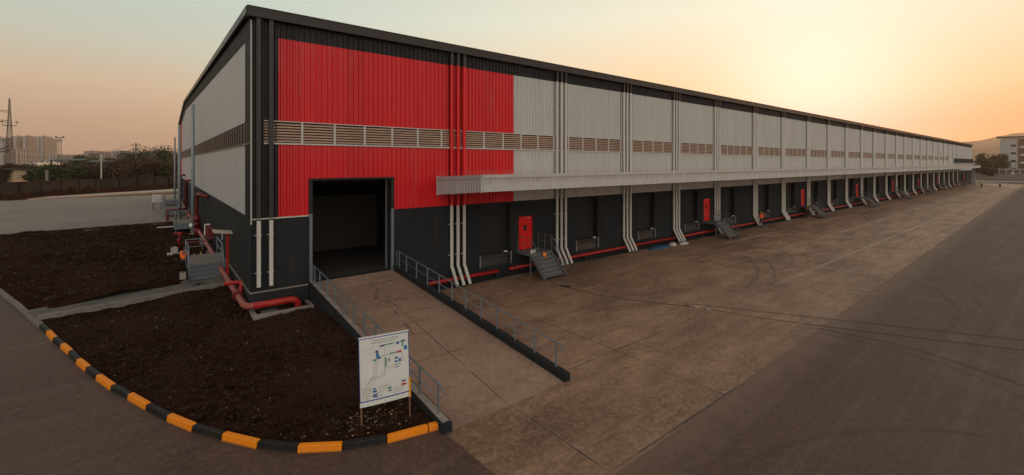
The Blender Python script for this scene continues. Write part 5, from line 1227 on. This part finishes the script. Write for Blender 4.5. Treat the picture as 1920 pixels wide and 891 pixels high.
block(43.5, 53, 253, 1490, FA, 'tall pale tower with a flat cap left of the middle gap', ridges=1); block(54, 63, 256.5, 1520, FC, 'grey tower right of the middle gap', ridges=1); block(62.5, 70, 257.5, 1560, FA, 'set back pale tower between two taller ones', ridges=1)
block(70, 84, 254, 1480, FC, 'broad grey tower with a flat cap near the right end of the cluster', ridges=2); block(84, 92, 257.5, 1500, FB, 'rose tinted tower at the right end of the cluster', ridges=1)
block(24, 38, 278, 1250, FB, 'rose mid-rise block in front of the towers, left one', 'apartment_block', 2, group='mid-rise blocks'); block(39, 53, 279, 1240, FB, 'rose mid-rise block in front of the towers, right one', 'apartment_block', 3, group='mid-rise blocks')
for i, (a, c, yt, k_, m) in enumerate(((93, 110, 289, 1150, FA), (121, 137, 290, 1200, FA), (140, 157, 289.5, 1300, FC), (158, 172, 282, 1050, FA), (172, 190, 283, 1080, FA), (190, 208, 285.5, 1100, FC), (210, 230, 282, 1000, FC), (230, 250, 284, 1010, FA), (262, 282, 284, 1120, FC), (282, 300, 281.5, 1100, FA), (300, 318, 282, 1120, FA), (318, 345, 287, 1150, FC))):
    nm = ['right beside the tower cluster', 'just right of the floodlight mast', 'left of the stepped pale block', 'at the left end of the middle row', 'second in the middle row', 'above the right shed roof', 'left of the power pole', 'directly behind the power pole', 'right of the power pole', 'above the largest green tree', 'left of the farthest gable pole', 'partly behind the gable'][i]
    block(a, c, yt, k_, m, ('pale' if m is FA else 'grey') + ' low apartment block ' + nm, 'apartment_block', 3, group='low blocks on the horizon')
for i, (a, c, yt, k_) in enumerate(((55, 66, 304, 320), (67, 84, 302.5, 330), (84, 98, 304.5, 340))): block(a, c, yt, k_, FD, 'white low house %s below the tower cluster' % ['left one', 'wide middle one', 'right one'][i], 'house', 2, 8, 'white low houses', 0, False)

# ------------------------------------------------------------------ background, right
M_hill = paint('hill_scrub', (.10, .08, .05), .95, .25, .02)
def hill(name, pts, k, dk, m):
    mb = MB(); n_ = len(pts); V = mb.v
    rows = [(0, 1.0), (.35, .75), (.7, .35), (1, 0)]
    fine = []
    for i in range(n_ - 1):
        for s_ in range(8):
            t = s_ / 8; a, c = pts[i], pts[i + 1]; fine.append((a[0] + (c[0] - a[0]) * t, a[1] + (c[1] - a[1]) * t))
    fine.append(pts[-1])
    for j, (f, hh) in enumerate([(-1, 0), (-.55, .45), (0, 1), (.6, .5), (1, 0)]):
        for px, yt in fine:
            kk = k + dk * f; x, y = at(px, kk); z = (7 + (306.5 - yt) * k / 835) * hh + (6 * noise.noise(Vector((px * .05, f * 3, 0))) if hh > .3 else -4)
            V.append((x, y, z if hh else -6))
    L_ = len(fine)
    for j in range(4):
        for i in range(L_ - 1): mb.f.append((j * L_ + i, j * L_ + i + 1, (j + 1) * L_ + i + 1, (j + 1) * L_ + i))
    o = mb.build(name, m, smooth=True); o['kind'] = 'structure'
hill('hills', [(1640, 300), (1720, 284), (1790, 268), (1835, 264), (1868, 257), (1900, 250), (1960, 246), (2050, 262), (2150, 290), (2250, 303)], 1500, 350, M_hill)
hill('hills', [(1700, 296), (1800, 283), (1860, 277), (1930, 271), (2020, 280), (2120, 298)], 1050, 200, M_hill)
hill('hills', [(-260, 303), (-100, 298), (60, 299), (200, 301), (330, 299), (420, 302)], 1900, 200, M_hill)
GR = 'trees beyond the far end of the yard'
LR = leaf_mat('leaf_hazed', (.050, .036, .018), (.10, .070, .034))  # browner, paler leaves: warm haze and back light put into the colour
for i, (px, k, h, w, m, lb) in enumerate(((1834, 250, 8.6, 11, LD, 'low tree directly right of the end of the warehouse'), (1845, 265, 11.4, 12, LO, 'medium tree between the warehouse end and the tallest tree'), (1858, 275, 13.6, 14, LD, 'tallest rounded tree between the warehouse and the grey building'), (1873, 285, 13.0, 12, LO, 'tree touching the left side of the grey building'), (1846, 235, 6.5, 10, LO, 'low bush behind the left part of the far fence'), (1868, 238, 6.0, 9, LD, 'low bush in front of the grey building corner'))):
    x, y = at(px, k * .82); tree(x, y, h * .92, w * .85, LR, lb, 60 + i, GR, z=0, n=2600, leaf=.42)
thicket('scrub', [at(1822, 300), at(1850, 300), at(1885, 300)], 10, 3500, LO, 9, 'dull green scrub behind the trees at the far end of the yard', .9)
# grey building
kb = 260; (xa, ya) = at(1875, kb); bd = empty('office_building', (xa, ya, 0), math.atan2(ya - cy0, xa - cx0) - math.pi / 2, label='grey four storey building with a flat overhanging roof at the right picture edge', cat='building')
zt = 7 + (306.5 - 262) * kb / 835
M_bgrey = paint('building_grey', (.34, .34, .33), .8, .08, .3); M_bbrn = paint('building_brown', (.14, .085, .065), .8, .1, .3)
mb = MB(); mb.box(0, 6.9, 0, 16, 0, zt); mb.build('wall', M_bgrey, bd)
mb = MB(); mb.box(6.9, 7.8, -.2, 16, 0, zt); mb.box(7.8, 30, 1.2, 16, 0, zt); mb.build('recessed_wall', M_bbrn, bd)
mb = MB(); mb.box(.4, 29, .6, 15, zt, zt + 1.3); mb.build('parapet', M_trim, bd); mb = MB(); mb.box(-1.3, 31, -1.5, 17, zt + 1.35, zt + 1.65); mb.build('roof', M_shed, bd)
for j in range(4):
    z = 3.2 + j * (zt - 3) / 4
    mb = MB(); mb.box(4.2, 6.2, -.06, 0.0, z, z + 1.3); f = mb.build('window', M_bbrn, bd); mb = MB(); mb.box(4.35, 6.05, -.08, -.06, z + .12, z + 1.18); mb.build('pane', M_glass, f)
    mb = MB(); mb.box(7.8, 30, .1, 1.2, z - .9, z - .6); mb.box(7.8, 30, 0.1, .2, z - .6, z + .3); mb.build('balcony', M_trim, bd)
# fence, low wall and kerb across the far end
def farline(px0, px1, k, z0, z1, t, m, name, label, cat, kind=None):
    (xa, ya), (xb, yb) = at(px0, k), at(px1, k * .88); mb = MB(); mb.bar((xa, ya, (z0 + z1) / 2), (xb, yb, (z0 + z1) / 2), t, z1 - z0); o = mb.build(name, m)
    if kind: o['kind'] = kind
    else: tag(o, label, cat)
    return o
farline(1812, 2010, 196, 0, 2.7, .3, paint('block_wall', (.22, .17, .145), .85, .15, .4), 'low_wall', 'plain low brown wall across the far end of the yard', 'wall')
fe = empty('far_fence', (0, 0, 0), label='dark panelled fence with pale rails standing behind the low wall at the far end', cat='fence')
(xa, ya), (xb, yb) = at(1814, 199), at(2010, 199 * .88)
mb = MB(); mb.bar((xa, ya, 3.6), (xb, yb, 3.6), .08, 1.7); mb.build('fence_panel', M_bbrn, fe)
mb = MB(); mb.bar((xa, ya, 4.55), (xb, yb, 4.55), .2, .2); mb.build('top_rail', M_trim, fe)
for i in range(16):
    t = i / 15; x, y = xa + (xb - xa) * t, ya + (yb - ya) * t; mb = MB(); mb.box(x - .12, x + .12, y - .12, y + .12, 0, 4.8); mb.build('post', M_trim, fe)
farline(1800, 2010, 178, 0, .25, .5, M_trim, 'kerb', '', '', 'structure')
(xa, ya), (xb, yb), (xc, yc), (xd, yd) = at(1798, 158), at(2050, 138), at(2050, 150), at(1798, 176)
sheet('road', [(xa, ya), (xb, yb), (xc, yc), (xd, yd)], .012, paint('dark_asphalt', (.028, .026, .026), .8, .1, 1))
lump('white_sack', (at(1899, 188)[0], at(1899, 188)[1], 2.7), (1.2, .6, .3), M_white, 'white sheet lying on top of the far low wall', 'sheet', 12)

# ------------------------------------------------------------------ haze
hz = MB(); hz.box(-2500, 3100, -280, 2650, -1.5, 175); o = hz.build('haze', None); o['kind'] = 'stuff'; o['label'] = 'thin warm dusk haze in the air'
hm = bpy.data.materials.new('haze_air'); hm.use_nodes = True; t_ = hm.node_tree; t_.nodes.clear(); ou = t_.nodes.new('ShaderNodeOutputMaterial'); pv = t_.nodes.new('ShaderNodeVolumePrincipled')
pv.inputs['Color'].default_value = (.98, .76, .59, 1); pv.inputs['Density'].default_value = .00018; pv.inputs['Anisotropy'].default_value = .5
t_.links.new(pv.outputs[0], ou.inputs['Volume']); o.data.materials.append(hm)
